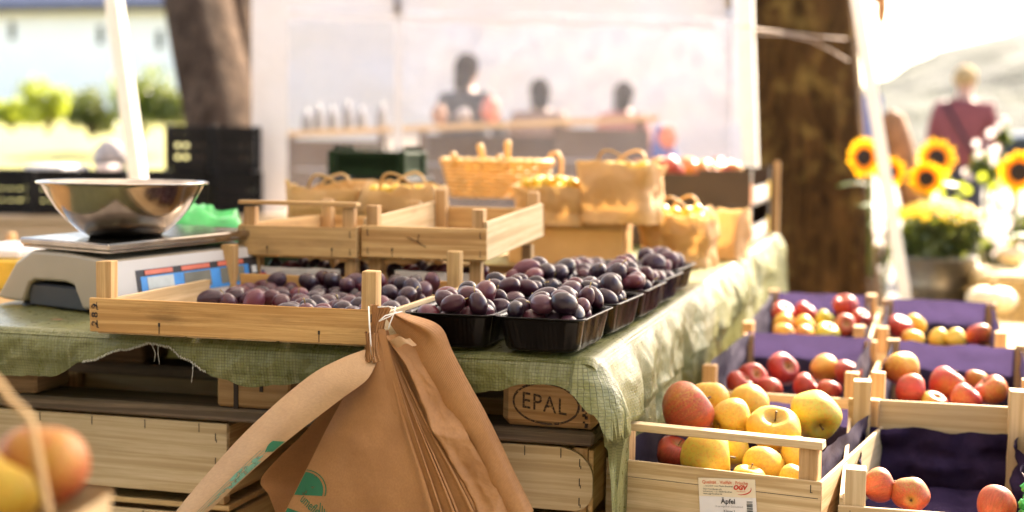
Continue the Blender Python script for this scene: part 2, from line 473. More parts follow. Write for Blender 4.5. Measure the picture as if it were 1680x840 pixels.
M['straw'] = simple('straw', (.42, .29, .12), .8, 0, .5, 70, .8)
M['wicker'] = leafm('wicker_splint', (.55, .36, .13), (.72, .50, .22), .3, (.8, .45, .12))
M['yellow_fruit'] = simple('yellow_fruit_skin', (.72, .46, .05), .4, 0, .15, 40)
M['peach'] = apple_mat()
M['card_brown'] = simple('dark_brown_cardboard', (.050, .028, .015), .5, 0, .2, 8)
M['card_black'] = simple('black_printed_cardboard', (.030, .022, .022), .4)
M['bottle_glass'] = simple('pale_bottle_glass', (.16, .15, .15), .4)
M['card_white'] = simple('white_printed_cardboard', (.74, .68, .68), .4)
M['card_orange'] = simple('orange_printed_cardboard', (.70, .24, .06), .4)
M['card_yellow'] = simple('yellow_printed_cardboard', (.72, .45, .05), .4)
M['paper_white'] = simple('white_paper', (.80, .76, .76), .6, 0, .04)
M['label_cream'] = simple('cream_label', (.80, .68, .50), .5, 0, .04)
M['ink_black'] = simple('black_ink', (.02, .018, .018), .6)
M['ink_grey'] = simple('grey_ink', (.25, .23, .23), .6)
M['ink_red'] = simple('red_ink', (.62, .06, .03), .5)
M['ink_orange'] = simple('orange_red_ink', (.66, .15, .06), .5)
M['ink_blue'] = simple('blue_ink', (.03, .07, .30), .5)
M['ground'] = simple('pale_paving', (.17, .14, .11), .85, 0, .25, 1.5, .3)
M['lawn'] = simple('sunlit_grass', (.23, .215, .055), .9, 0, .3, 2.5)
M['render_white'] = simple('white_render', (.88, .86, .84), .8, 0, .03, 1)
M['roof_slate'] = simple('blue_grey_roof', (.045, .050, .085), .5, 0, .25, 3)
M['window_dark'] = simple('window_glass', (.05, .045, .03), .1)
M['skin'] = simple('skin', (.52, .30, .21), .55, 0, .06)
M['hair_dark'] = simple('dark_hair', (.020, .014, .012), .9, 0, .3, 60, Specular_IOR_Level=.03)
M['hair_blond'] = simple('blond_hair', (.42, .28, .13), .8, 0, .2, 60, Specular_IOR_Level=.1)
M['jacket_red'] = simple('dusty_red_jacket', (.22, .050, .050), .75, 0, .12, 18, .3)
M['jacket_dark'] = simple('dark_jacket', (.028, .024, .026), .75, 0, .2, 18, .3)
M['shirt_white'] = simple('white_shirt', (.74, .68, .66), .75, 0, .05, 18, .2)
M['shirt_brown'] = simple('brown_shirt', (.30, .16, .10), .75, 0, .1, 18, .2)
M['shirt_red'] = simple('coral_shirt', (.50, .17, .13), .75, 0, .1, 18, .2)
M['trousers'] = simple('dark_trousers', (.035, .033, .042), .8, 0, .2, 18)
M['strap'] = simple('black_strap', (.012, .010, .012), .6)
M['shoe'] = simple('dark_shoes', (.03, .025, .02), .5)
M['car_paint'] = simple('silver_car_paint', (.55, .56, .58), .25, .4, .04)
M['car_glass'] = simple('car_glass', (.03, .035, .04), .08)
M['tyre'] = simple('tyre_rubber', (.02, .02, .02), .8)
M['cloth_blue'] = simple('pale_blue_cloth', (.16, .20, .42), .7)
M['gourd'] = simple('brown_gourd', (.42, .20, .07), .5, 0, .2, 25)
M['log'] = simple('brown_log', (.26, .12, .05), .8, 0, .3, 22, .8)
M['table_board'] = wood('trestle_board', (.60, .45, .30), (.42, .29, .17), knots=.2)
M['sack'] = simple('grey_sack', (.30, .26, .25), .8, 0, .15, 20, .4)
def sheet_mat(name, alpha, col=(.66, .615, .61), tl=.020):
    b = NB(name); o = b.obj()
    n = b.noise(o, 1.8, 4); n2 = b.noise(o, 6, 5)
    nb = b.bump(b.math('ADD', n, b.math('MULTIPLY', n2, .3)), .5, .05)
    d = b.n('BsdfPrincipled', {'Base Color': (*col, 1), 'Roughness': .45, 'Specular IOR Level': .15, 'Normal': nb})
    t = b.n('BsdfTranslucent', {'Color': (*col, 1), 'Normal': nb})
    m1 = b.n('MixShader', {0: tl, 1: d.outputs[0], 2: t.outputs[0]})
    tp = b.n('BsdfTransparent', {'Color': (.97, .96, .98, 1)})
    a = b.ramp(n2, [(.3, max(alpha-.05, 0)), (.7, min(alpha+.05, 1))])
    m2 = b.n('MixShader', {0: a, 1: tp.outputs[0], 2: m1.outputs[0]})
    b.link(m2.outputs[0], b.out.inputs[0]); return b.mat
M['sheet'] = sheet_mat('white_tarpaulin', .97)
M['sheet_clear'] = sheet_mat('milky_plastic_window', .22)
M['canopy'] = sheet_mat('canopy_fabric', 1.0, (.82, .79, .76), .3)
FOCUS, FSTOP = 2.08, 2.4
SUN_AZ, SUN_EL = (.34, .94), radians(38)
SKY, SUN, EXPO, HAZE = .105, 4.2, 2.9, 0.00002
# ================================================================== helpers that need things
def rmat(o):
    return Matrix.Translation(o.location) @ o.rotation_euler.to_matrix().to_4x4()
def wbuild(mb, name, mats, root):
    """part given in world coordinates, parented under a placed root"""
    inv = rmat(root).inverted()
    mb.v = [tuple(inv @ Vector(p)) for p in mb.v]
    return mb.build(name, mats, root)
def own(mb, name, mats, label, cat, group=None, kind=None):
    """thing that is a single mesh; its origin is put at the base centre"""
    xs = [p[0] for p in mb.v]; ys = [p[1] for p in mb.v]; zs = [p[2] for p in mb.v]
    c = Vector(((min(xs)+max(xs))/2, (min(ys)+max(ys))/2, min(zs)))
    mb.v = [tuple(Vector(p)-c) for p in mb.v]
    o = mb.build(name, mats, None, c)
    return tag(o, label, cat, group, kind)

TZ = 0.752            # table top (on the cloth)
XR, XL, YF, YB = -0.41, -1.60, 1.985, 5.24

# ------------------------------------------------------------------ pallet under the cloth
def blk(mb, x0, x1, y0, y1, z0, z1, b=.004): mb.box(x0, x1, y0, y1, z0, z1, b=b, axis=0)
def pallet(label, y0, blocks, name='wooden_pallet', front=False):
    t = thing(name, label, 'pallet', (-.97, y0+.4, .605), 0, 'pallets that carry the stall')
    L, R = -1.545, -.424
    zb = .605
    for k, yy in enumerate((y0, y0+.35, y0+.70)):
        mb = MB(); mb.box(L, R, yy, yy+.10, zb, zb+.022, b=.004, jit=.0015)
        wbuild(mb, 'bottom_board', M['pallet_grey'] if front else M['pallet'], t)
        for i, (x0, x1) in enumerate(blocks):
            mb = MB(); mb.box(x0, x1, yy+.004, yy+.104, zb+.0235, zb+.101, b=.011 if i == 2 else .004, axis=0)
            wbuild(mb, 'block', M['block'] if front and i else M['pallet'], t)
    for i, (x0, x1) in enumerate(blocks):
        mb = MB(); mb.box(x0-.012, x1-.004 if i == 2 else x1+.012, y0+.002, y0+.80, zb+.1025, zb+.1235, b=.003, jit=.001, axis=1)
        wbuild(mb, 'stringer_board', M['pallet'], t)
    for k in range(5):
        yy = y0+.006+k*.17
        mb = MB(); mb.box(L, R, yy, yy+.12, zb+.125, zb+.143, b=.003)
        wbuild(mb, 'deck_board', M['pallet'], t)
    return t
BL = [(-1.535, -1.372), (-1.042, -.915), (-.568, -.420)]
p0 = pallet('worn wooden pallet with an oval brand on its corner block, under the green cloth', 2.052, BL, front=True)
pallet('wooden pallet in the middle of the stall, behind the branded pallet', 2.93, BL)
pallet('wooden pallet at the far end of the stall below the fruit boxes', 3.82, BL)
# brand on the block: ring and letters, burnt in
mb = MB()
cx, cz, yb = -.4985, .605+.0605, 2.052+.004-.0006
N = 64
ring = []
for k in range(N+1):
    a = 2*pi*k/N
    ring.append((a,))
rows = [[], []]
for k in range(N+1):
    a = 2*pi*k/N; w_ = .0015+.0012*abs(nz(k*.2, 3))
    for i, s_ in enumerate((-1, 1)):
        rows[i].append(Vector((cx+(.0505+s_*w_)*cos(a), yb, cz+(.0305+s_*w_)*sin(a)-.004*cos(a)*.6)))
mb.grid(rows)
vs, fs = text_mesh('EPAL', .036, offset=.0002, spacing=1.12)
mb.add([Vector((cx-.003+v.x*.84, yb, cz-.001+v.y*.98-.10*v.x)) for v in vs], fs, None, 0, False)
for k in range(14):          # dark nail and saw marks at the right end of the block
    x = cx+.058+random.uniform(-.003, .004); z = cz+random.uniform(-.034, .032)
    mb.box(x, x+random.uniform(.002, .006), yb-.0002, yb+.0004, z, z+random.uniform(.002, .009), b=.0002)
blk_o = [c for c in p0.children if c.name.startswith('block')][2]
inv = rmat(p0).inverted(); mb.v = [tuple(inv @ Vector(p)) for p in mb.v]
br = mb.build('brand_mark', M['brand_ink'], None); br.parent = blk_o
# nails on the middle block's stringer end
for (x, z0_, z1_, w_) in ((-1.008, .622, .672, .004), (-.964, .656, .700, .003)):
    mb = MB(); mb.box(x-w_, x+w_, 2.0545, 2.0565, z0_, z1_, b=.001); wbuild(mb, 'nail', M['stain'], p0)

# ------------------------------------------------------------------ crates that carry the pallets
def low_crate(label, x0, x1, y0, y1, z0, z1, round_end=False):
    t = thing('wooden_crate', label, 'crate', ((x0+x1)/2, (y0+y1)/2, z0), 0, 'wooden crates stacked under the pallet')
    H = z1-z0
    mb = MB()
    if round_end:
        r = .05; poly = [(x0, z0+.03), (x1-.02, z0+.03)]
        for k in range(9):
            a = -pi/2+pi*k/8*.5; poly.append((x1-.03+.03*cos(a), z0+.06+.03*sin(a)))
        for k in range(9):
            a = pi/2*k/8; poly.append((x1-.055+.055*cos(a), z1-.045+.045*sin(a)))
        poly.append((x0, z1))
        xf = Matrix.Translation((0, y0, 0)) @ Matrix.Rotation(pi/2, 4, 'X') @ Matrix.Translation((0, 0, -.008))
        mb.prism(poly, .008, xf)
    else:
        mb.box(x0, x1, y0, y0+.008, z0+.028, z1, b=.001, jit=.0006)
    for k in range(5):
        x = lerp(x0+.1, x1-.05, k/4)
        mb.box(x, x+.0012, y0-.0008, y0+.001, z1-.016, z1-.001, b=.0003, m=1)
    for k in range(3):
        z = lerp(z1-.022, z0+.045, k/2)
        mb.box(x1-.021, x1-.0195, y0-.0008, y0+.001, z-.006, z+.006, b=.0003, m=1)
        mb.box(x1-.019, x1-.0178, y0-.0008, y0+.001, z-.009, z-.004, b=.0003, m=1)
    wbuild(mb, 'front_panel', [M['poplar'], M['staple']], t)
    mb = MB(); mb.box(x0, x1, y1-.008, y1, z0+.028, z1); wbuild(mb, 'back_panel', M['poplar'], t)
    for xa in (x0+.001, x1-.009):
        mb = MB(); mb.box(xa, xa+.008, y0+.0095, y1-.0095, z0+.028, z1-.004); wbuild(mb, 'side_panel', M['poplar_warm'], t)
    for xa in (x0+.0105, x1-.0325):
        for ya in (y0+.0095, y1-.0315):
            mb = MB(); mb.box(xa, xa+.022, ya, ya+.022, z0-.004 if False else z0+.012, z1-.001); wbuild(mb, 'post', M['post'], t)
    mb = MB(); mb.box(x0+.002, x1-.002, y0+.011, y1-.011, z0+.001, z0+.010); wbuild(mb, 'base', M['poplar_warm'], t)
    return t
low_crate('pale wooden crate lying directly under the left half of the front pallet', -1.56, -1.022, 2.052, 2.46, .455, .601)
low_crate('pale wooden crate below another one, behind the tail of the flying paper bag', -1.56, -1.022, 2.045, 2.46, .300, .452)
low_crate('pale wooden crate at the bottom of the left stack under the stall', -1.56, -1.022, 2.05, 2.46, .148, .297)
low_crate('pale wooden crate standing on the ground under the stall', -1.56, -1.022, 2.05, 2.46, .003, .146)
low_crate('wooden crate with rounded end board right below the branded block', -.80, -.425, 2.056, 2.46, .475, .601, True)
low_crate('wooden crate second from the top in the stack below the branded block', -.80, -.445, 2.06, 2.46, .325, .472)
low_crate('wooden crate third from the top in the stack below the branded block', -.80, -.445, 2.06, 2.46, .165, .322)
low_crate('wooden crate on the ground below the branded block', -.80, -.445, 2.06, 2.46, .003, .162)
# trestles further back so that the other pallets stand on something
for yy in (3.3, 4.2):
    mb = MB(); mb.box(-1.5, -.45, yy, yy+.35, .003, .604, b=.004, axis=0)
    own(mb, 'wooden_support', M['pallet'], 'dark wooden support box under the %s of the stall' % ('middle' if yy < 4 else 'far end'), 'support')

# ------------------------------------------------------------------ green woven cloth
HEM = [(-2.1, .655), (-1.60, .662), (-1.43, .667), (-1.30, .672), (-1.235, .700), (-1.165, .722), (-1.12, .735), (-1.085, .732), (-1.06, .715), (-1.01, .690),
       (-.955, .676), (-.90, .682), (-.83, .695), (-.74, .690), (-.66, .685), (-.60, .686), (-.555, .694), (-.51, .708), (-.47, .710), (-.43, .700)]
def cloth():
    mb = MB()
    # top sheet
    nx, ny = 220, 320
    pts = []; uvs = []
    for j in range(ny+1):
        y = lerp(YF-.005, YB, j/ny); row = []; ur = []
        for i in range(nx+1):
            x = lerp(-2.05, XR+.005, i/nx)
            e = min(1, max(0, XR-x)/.06)*min(1, max(0, y-YF)/.05)
            z = TZ-.0025 + e*(.0018*nz(x*14, y*14)+.0022*(.25-abs(nz(x*28+y*6, y*24, 4)))) - .009*(1-min(1, (XR+.005-x)/.014))**2 - .009*(1-min(1, (y-YF+.005)/.014))**2
            sag = 1/(1+math.exp((x+1.62)*60))
            z -= .012*sag
            row.append(Vector((x, y, z))); ur.append((x, y))
        pts.append(row); uvs.append(ur)
    mb.grid(pts, uvs)
    # skirt: along the front, round the corner, along the right side
    path = []
    x = -2.05
    while x < XR-.03: path.append((x, YF, 0, -1, 'f')); x += .006
    for k in range(15):
        a = -pi/2+pi/2*k/14; path.append((XR-.03+.03*cos(a), YF+.03+.03*sin(a), cos(a), sin(a), 'c'))
    y = YF+.036
    while y < YB: path.append((XR, y, 1, 0, 's')); y += (.006 if y < 3 else .014)
    R = 110
    cols = []; s_ = 0; prev = None; cu = []
    for (x, y, nx_, ny_, kind) in path:
        if prev: s_ += math.hypot(x-prev[0], y-prev[1])
        prev = (x, y)
        if kind == 'f': zh = interp(x, HEM)
        elif kind == 'c':
            k = (atan2(ny_, nx_)+pi/2)/(pi/2); zh = interp(k, [(0, interp(XR-.03, HEM)), (.35, .672), (.62, .62), (.85, .48), (1.0, .12)])
        else: zh = .06+.02*sin(y*9)
        zh += .0025*nz(s_*30, 7) + .0012*nz(s_*90, 8)
        drop = TZ-.0065-zh
        col = []; ucol = []
        for r in range(R+1):
            t = r/R; dz = drop*t; z = TZ-.0065-dz
            # deck edge crease on the front, then slack below it
            out = .0035*min(1, dz/.012)
            if kind == 'f':
                out += .006*sin(min(dz/.05, 1)*pi)*.5 + .009*nz(x*9, dz*7, 2)*min(1, dz/.03) + .005*(.3-abs(nz(x*18+dz*20, dz*16, 5)))*min(1, dz/.02) + .003*(.3-abs(nz(x*45, dz*40+x*9, 15)))*min(1, dz/.02) + .0018*nz(x*80, dz*50, 6)
                out += -.010*max(0, dz-.045)/.04
                edge = max(0, (x+.56)/.15); out += .010*edge*min(1, dz/.05)
            else:
                q = (y-YF); A = min(1, dz/.22)
                f1 = sin(q*2*pi/.17+1.4*nz(q*2.2, dz*1.3)+.9-2.2*dz)
                f2 = sin(q*2*pi/.083+2.4*nz(q*3, 5, dz*2)+2.0*dz)
                rg1 = 1-2.4*abs(nz(q*4.2+dz*1.8, dz*2.2-q*.8, 4)); rg2 = 1-2.4*abs(nz(q*9-dz*4, dz*5+q*3, 14)); out += .012*A + .013*A*f1 + .005*A*f2 + .019*rg1*min(1, dz/.08) + .006*rg2*min(1, dz/.05) + .010*nz(q*7, dz*5, 11)*min(1, dz/.06) + .0060*(.35-abs(nz(q*15+dz*9, dz*13-q*4, 31)))*min(1, dz/.03) + .0045*(.35-abs(nz(q*34-dz*12, dz*26, 3)))*min(1, dz/.03) + .0016*nz(q*80, dz*60, 9)
                out += .010*(1-2.6*abs(nz(q*6-dz*5, dz*3.2+q*5, 41)))*min(1, dz/.05)
                if q < .2: out += .026*math.exp(-((q-.05)/.06)**2)*math.exp(-((dz-.16)/.10)**2)
                out = max(out, .002)
                lim = .024 if z < .63 and 2.12 < y < 2.8 else (.034 if z < .63 and y < 4 else .055)
                out = lim*math.tanh(out/lim)
            col.append(Vector((x+nx_*out, y+ny_*out, z))); ucol.append((s_, -dz))
        cols.append(col); cu.append(ucol)
    pts = [[cols[j][i] for j in range(len(cols))] for i in range(R+1)]
    uvs = [[cu[j][i] for j in range(len(cols))] for i in range(R+1)]
    mb.grid(pts, uvs)
    # unseen far and left drops, added to keep light out from under the table
    for (A_, B_) in (((XR, YB), (-2.05, YB)), ((-2.05, YB), (-2.05, YF+.35))):
        gp = []; gu = []
        for i in range(13):
            row = []; ur = []
            for j in range(81):
                s = j/80; x = lerp(A_[0], B_[0], s); y = lerp(A_[1], B_[1], s); o_ = (.012*sin(s*60)+.02*nz(s*14, i*.2))*(i/12)
                row.append(Vector((x-(o_ if A_[0] == B_[0] else 0), y+(abs(o_) if A_[1] == B_[1] else 0), lerp(TZ-.006, .03, i/12)))); ur.append((s*2, i*.06))
            gp.append(row); gu.append(ur)
        mb.grid(gp, gu)
    hem_pts = [c[-1] for c in cols if c[-1].x < -1.0 and c[-1].z > .5]
    side_edge = None
    o = own(mb, 'tablecloth', M['tarp'], 'olive green woven tarpaulin draped over the stall, hanging to the ground on the right', 'tablecloth')
    # white overlocked hem, frayed in places
    h = MB(); c0 = o.location
    seg = [p for p in hem_pts if -1.235 < p.x < -1.02]
    zig = []
    for i, p in enumerate(seg):
        for k in range(3):
            q = p.lerp(seg[min(i+1, len(seg)-1)], k/3)
            zig.append(q-c0+Vector((0, -.002+.002*(k % 2), .004*((i*3+k) % 2)-.001)))
    h.tube(zig, .0008, 5)
    for k in range(3):
        p = random.choice(seg)-c0
        h.tube([p+Vector((0, -.002, 0)), p+Vector((random.uniform(-.008, .008), -.005, -.012)), p+Vector((random.uniform(-.012, .012), -.004, -.026-.012*random.random()))], .0005, 4)
    h.build('hem_stitching', M['hem_thread'], o)
    return o
cloth()

# ------------------------------------------------------------------ slatted fruit crates
def crate(label, loc, rotz, w, d, post_h, fz, sz, bz=None, mw='poplar', mp='post', group='fruit crates', pitch=0, p=.022, bar=False, name='fruit_crate', staples=True, slats=3, fsplit=False, cat='crate', th=.006, ms=None, back_h=None):
    """fz/sz/bz = (z0,z1) of the front, side and back boards; local y<0 is the front"""
    t = thing(name, label, cat, loc, 0, group, rot=(pitch, 0, rotz))
    bz = bz or fz; hw, hd = w/2, d/2; ms = ms or mw
    mb = MB()
    mb.box(-hw, hw, -hd, -hd+th, fz[0], fz[1], b=.001, jit=.0007)
    if staples:
        for sx in (-1, 1):
            n = 3 if fz[1]-fz[0] > .07 else 2
            for k in range(n):
                z = lerp(fz[0]+.012, fz[1]-.012, k/(n-1)); x = sx*(hw-p*.55)
                mb.box(x-.0007, x+.0007, -hd-.0007, -hd+.001, z-.006, z+.006, b=.0002, m=1)
                mb.box(x+.0004, x+.0030, -hd-.0006, -hd+.001, z-.006, z-.0048, b=.0002, m=1)
        for k in range(2):
            x = lerp(-hw*.5, hw*.6, k)
            mb.box(x-.0006, x+.0006, -hd-.0007, -hd+.001, fz[0]+.001, fz[0]+.015, b=.0002, m=1)
            mb.box(x-.0018, x+.0018, -hd-.0005, -hd+.001, fz[0]+.012, fz[0]+.018, b=.0005, m=1)
    if fsplit: mb.box(-hw+.003, hw-.004, -hd-.0004, -hd+.001, lerp(*fz, .78), lerp(*fz, .78)+.0012, b=.0002, m=1)
    mb.build('front_panel', [M[mw], M['staple']], t)
    mb = MB(); mb.box(-hw, hw, hd-th, hd, bz[0], bz[1], b=.001, jit=.0005); mb.build('back_panel', M[mw], t)
    for sx in (-1, 1):
        xa = sx*(hw-th/2-.001)
        mb = MB(); mb.box(xa-th/2, xa+th/2, -hd+th+.001, hd-th-.001, sz[0], sz[1], b=.001, jit=.0005); mb.build('side_panel', M[ms], t)
    for sx in (-1, 1):
        for sy in (-1, 1):
            xa = sx*(hw-th-.002-p/2); ya = sy*(hd-th-.0005-p/2)
            mb = MB(); mb.box(xa-p/2, xa+p/2, ya-p/2, ya+p/2, .002, (back_h if back_h and sy > 0 else post_h)+random.uniform(-.002, .002), b=.0012, jit=.0008); mb.build('post', M[mp], t)
    mb = MB()
    for k in range(slats):
        x0 = lerp(-hw+th+.004, hw-th-.004, k/slats); x1 = lerp(-hw+th+.004, hw-th-.004, (k+1)/slats)-.006
        mb.box(x0, x1, -hd+th+.001, hd-th-.001, .0005, .0055, b=.0006, axis=1)
    for k in range(3): pass
    mb.build('base', M[ms], t)
    if bar:
        mb = MB(); mb.box(-hw, hw, -hd, -hd+.024, post_h+.0025, post_h+(.014 if p > .0275 else .010), b=.001, jit=.0006); mb.build('top_rail', M[mw], t)
    return t

G1 = 'slatted plum crates on the green cloth'
cA = crate('shallow orange wood crate half full of plums, with paper bags tied to its corner post', (-.968, 2.185, TZ), radians(1.0), .475, .475, .112, (.004, .056), (.006, .050), mw='spruce_orange', mp='poplar_warm', ms='poplar', group=G1, p=.024)
# rubber stamp at the left end of its front board and dark knots
fp = [c for c in cA.children if c.name.startswith('front_panel')][0]
vs, fs = text_mesh('2 8 9', .017, offset=.0006)
mb = MB(); mb.add([Vector((-.2275-v.y*.85, -.2382, .030+v.x)) for v in vs], fs, None, 0, False)
o = mb.build('stamp', M['stamp_ink'], fp)
# two small crates below, two on top of them
cB = crate('small plum crate under the top left one, white paper band inside its front', (-1.074, 2.665, TZ), radians(.5), .232, .42, .083, (.004, .048), (.006, .048), mw='poplar_warm', group=G1)
cC = crate('small plum crate in the lower row beside the black plum trays', (-.838, 2.685, TZ), radians(.5), .232, .42, .094, (.004, .048), (.006, .052), mw='poplar_warm', ms='poplar', group=G1)
cD = crate('empty weathered crate with a thin top rail, stacked on the small plum crates', (-1.078, 2.655, TZ+.085), radians(.6), .236, .42, .096, (.004, .060), (.004, .062), mw='poplar_warm', group=G1, bar=True)
cE = crate('tilted empty crate with a pale side and a dark Y crack, on the plum crates', (-.835, 2.690, TZ+.097), radians(.8), .240, .46, .098, (.004, .062), (.004, .074), mw='poplar_warm', ms='poplar', group=G1, pitch=radians(2.4))
fp = [c for c in cE.children if c.name.startswith('front_panel')][0]
mb = MB()
for pts_ in ([(-.030, .044), (-.012, .036), (.006, .026)], [(-.008, .050), (-.010, .040), (-.009, .033)]):
    mb.tube([(x, -.2301, z) for x, z in pts_], [.0016, .0026, .0014], 6, flat=.2)
mb.build('crack', M['stain'], fp)
# white printed paper bands inside the lower crates
for (c, x0, x1, lab) in ((cB, -.100, .075, 'white paper band with a small red and blue print inside the lower left plum crate'), (cC, -.060, .098, 'plain white paper band inside the lower right plum crate')):
    t = thing('paper_band', lab, 'paper', c.location+Vector((0, 0, .048)), c.rotation_euler.z, 'paper bands in the plum crates')
    mb = MB(); y0 = -.198
    pts_ = [[Vector((lerp(x0, x1, i/20), y0+.004*nz(i*.4, j), -.004+.022*j/4+(.002*nz(i*.3, 5)))) for i in range(21)] for j in range(5)]
    mb.grid(pts_)
    mb.build('band', M['paper_white'], t)
    mb = MB()
    if c is cB:
        mb.prism([(x0+.012, .000), (x0+.030, .000), (x0+.027, .007), (x0+.015, .007)], .0006, Matrix.Translation((0, y0-.005, 0)) @ Matrix.Rotation(pi/2, 4, 'X'), 0)
        mb.prism([(x0+.018, .0075), (x0+.025, .0075), (x0+.023, .012), (x0+.020, .012)], .0006, Matrix.Translation((0, y0-.005, 0)) @ Matrix.Rotation(pi/2, 4, 'X'), 1)
        for k in range(3): mb.box(x0+.055, x0+.125, y0-.0056, y0-.005, .002+k*.004, .0027+k*.004, b=.0001, m=2)
        mb.build('print', [M['ink_red'], M['ink_blue'], M['ink_grey']], t)

# ------------------------------------------------------------------ black ribbed trays
def tray_mesh(w, d, h=.053):
    mb = MB(); n = 260
    def loop(hw, hd, rad, z, rib):
        out = []
        per = [];
        L = [2*(hw-rad), pi/2*rad, 2*(hd-rad), pi/2*rad]*2
        tot = sum(L)
        for k in range(n):
            s_ = tot*k/n; i = 0
            while s_ > L[i]: s_ -= L[i]; i += 1
            cs = [(hw-rad, -hd+rad), (hw-rad, hd-rad), (-hw+rad, hd-rad), (-hw+rad, -hd+rad)]
            seg = i//2
            if i % 2 == 0:
                st = [(-hw+rad, -hd), (hw, -hd+rad), (hw-rad, hd), (-hw, hd-rad)][seg]; dr = [(1, 0), (0, 1), (-1, 0), (0, -1)][seg]; nn = [(0, -1), (1, 0), (0, 1), (-1, 0)][seg]
                p = (st[0]+dr[0]*s_, st[1]+dr[1]*s_)
                e = min(s_, L[i]-s_)
                rr = rib*min(1, e/.006)*(.5+.5*sin(2*pi*s_/.0066)) if e > .003 else 0
            else:
                a = [-pi/2, 0, pi/2, pi][seg]+s_/rad; c = cs[seg]; nn = (cos(a), sin(a)); p = (c[0]+rad*cos(a), c[1]+rad*sin(a)); rr = 0
            out.append(Vector((p[0]-nn[0]*rr, p[1]-nn[1]*rr, z)))
        return out
    hw, hd = w/2, d/2; r = .022
    Ls = [loop(hw-.022, hd-.022, r*.7, .0015, 0), loop(hw-.016, hd-.016, r, .003, 0), loop(hw-.013, hd-.013, r, .008, .0012), loop(hw-.006, hd-.006, r, h-.006, .0016), loop(hw-.005, hd-.005, r, h-.003, 0),
          loop(hw, hd, r, h-.0025, 0), loop(hw+.0006, hd+.0006, r, h-.001, 0), loop(hw, hd, r, h, 0), loop(hw-.006, hd-.006, r, h-.0005, 0), loop(hw-.0075, hd-.0075, r, h-.006, .0010), loop(hw-.0145, hd-.0145, r, .008, .0010), loop(hw-.024, hd-.024, r*.7, .004, 0)]
    b = 0
    vs = [p for L in Ls for p in L]; fs = []
    for i in range(len(Ls)-1):
        for k in range(n):
            k2 = (k+1) % n; fs.append((i*n+k, i*n+k2, (i+1)*n+k2, (i+1)*n+k))
    fs.append(tuple(range(n-1, -1, -1))); fs.append(tuple((len(Ls)-1)*n+k for k in range(n)))
    mb.add(vs, fs, None, 0, True)
    return mb.mesh('plum_tray', M['black_plastic'])
TW, TD = .137, .205
tray_me = tray_mesh(TW, TD)
def tray(x, y, rz, label, z=TZ+.001):
    o = link_mesh('plum_tray', tray_me); o.location = (x, y, z); o.rotation_euler = (0, 0, rz)
    return tag(o, label, 'tray', 'black plastic trays of plums')

# ------------------------------------------------------------------ plums
def plum_mesh(seed, el=1.22):
    rs = random.Random(seed); mb = MB(); nu, nv = 28, 18
    k1, k2 = rs.uniform(-.05, .05), rs.uniform(.9, 1.02)
    pts = []
    for i in range(nv+1):
        th = pi*i/nv; row = []
        for j in range(nu+1):
            ph = 2*pi*j/nu
            r = 1+.03*k1*10*cos(th)
            groove = .085*math.exp(-((min(abs(ph-pi), 9))/.16)**2)*sin(th)**.6
            rr = r*(1-groove)
            x, y, z = rr*sin(th)*cos(ph), rr*sin(th)*sin(ph)*k2, el*cos(th)*(1+k1*.6*cos(th))
            if i == 0 or th < .25: z -= .07*(1-th/.25) if th < .25 else 0
            row.append(Vector((x, y, z)))
        pts.append(row)
    mb.grid(pts)
    return mb.mesh('plum', M['plum'])
PLUM_ME = [plum_mesh(k, e) for k, e in enumerate((1.18, 1.30, 1.42, 1.24))]
_st = MB(); _st.tube([(0, 0, 1.12), (.05, .02, 1.45), (.16, .03, 1.8)], [.055, .045, .075], 6); STEM_ME = _st.mesh('plum_stem', M['plum_stem'])
def pack(rect, z0, n, rr, seed, mound=.0, shrink=.90, zmax=None, dens=400, bias=None):
    """drop spheres one by one into the lowest free spot of a rectangle"""
    rs = np.random.RandomState(seed); x0, x1, y0, y1 = rect; out = []
    cx, cy = (x0+x1)/2, (y0+y1)/2
    for i in range(n):
        r = rs.uniform(*rr)
        xs = rs.uniform(x0+r*.92, x1-r*.92, dens); ys = rs.uniform(y0+r*.92, y1-r*.92, dens)
        z = np.full(dens, z0+r*.95)
        for (px, py, pz, pr) in out:
            dd = ((r+pr)*shrink)**2-(xs-px)**2-(ys-py)**2
            z = np.where(dd > 0, np.maximum(z, pz+np.sqrt(np.maximum(dd, 0))), z)
        cost = z+mound*(((xs-cx)/(x1-x0))**2+((ys-cy)/(y1-y0))**2)
        if bias is not None: cost = cost+bias(xs, ys)
        k = int(np.argmin(cost)); out.append((xs[k], ys[k], z[k], r))
    return out
NPLUM = [0]
def plum(loc, r, label, group, rs, stem_p=.3):
    o = link_mesh('plum', PLUM_ME[rs.randrange(4)])
    o.location = loc
    q = Euler((rs.uniform(.9, 2.2) if rs.random() < .75 else rs.uniform(-.6, .6), rs.uniform(-.4, .4), rs.uniform(0, 6.28)))
    o.rotation_euler = q; s_ = r*.90; o.scale = (s_*rs.uniform(.88, 1.08), s_*rs.uniform(.88, 1.08), s_*rs.uniform(.9, 1.1))
    tag(o, label, 'plum', group); NPLUM[0] += 1
    if rs.random() < stem_p*1.5 and (q.to_matrix() @ Vector((0, 0, 1))).z > -.25:
        c = link_mesh('stem', STEM_ME, o)
    return o
rows_y = [2.056, 2.272, 2.490, 2.712, 2.934]
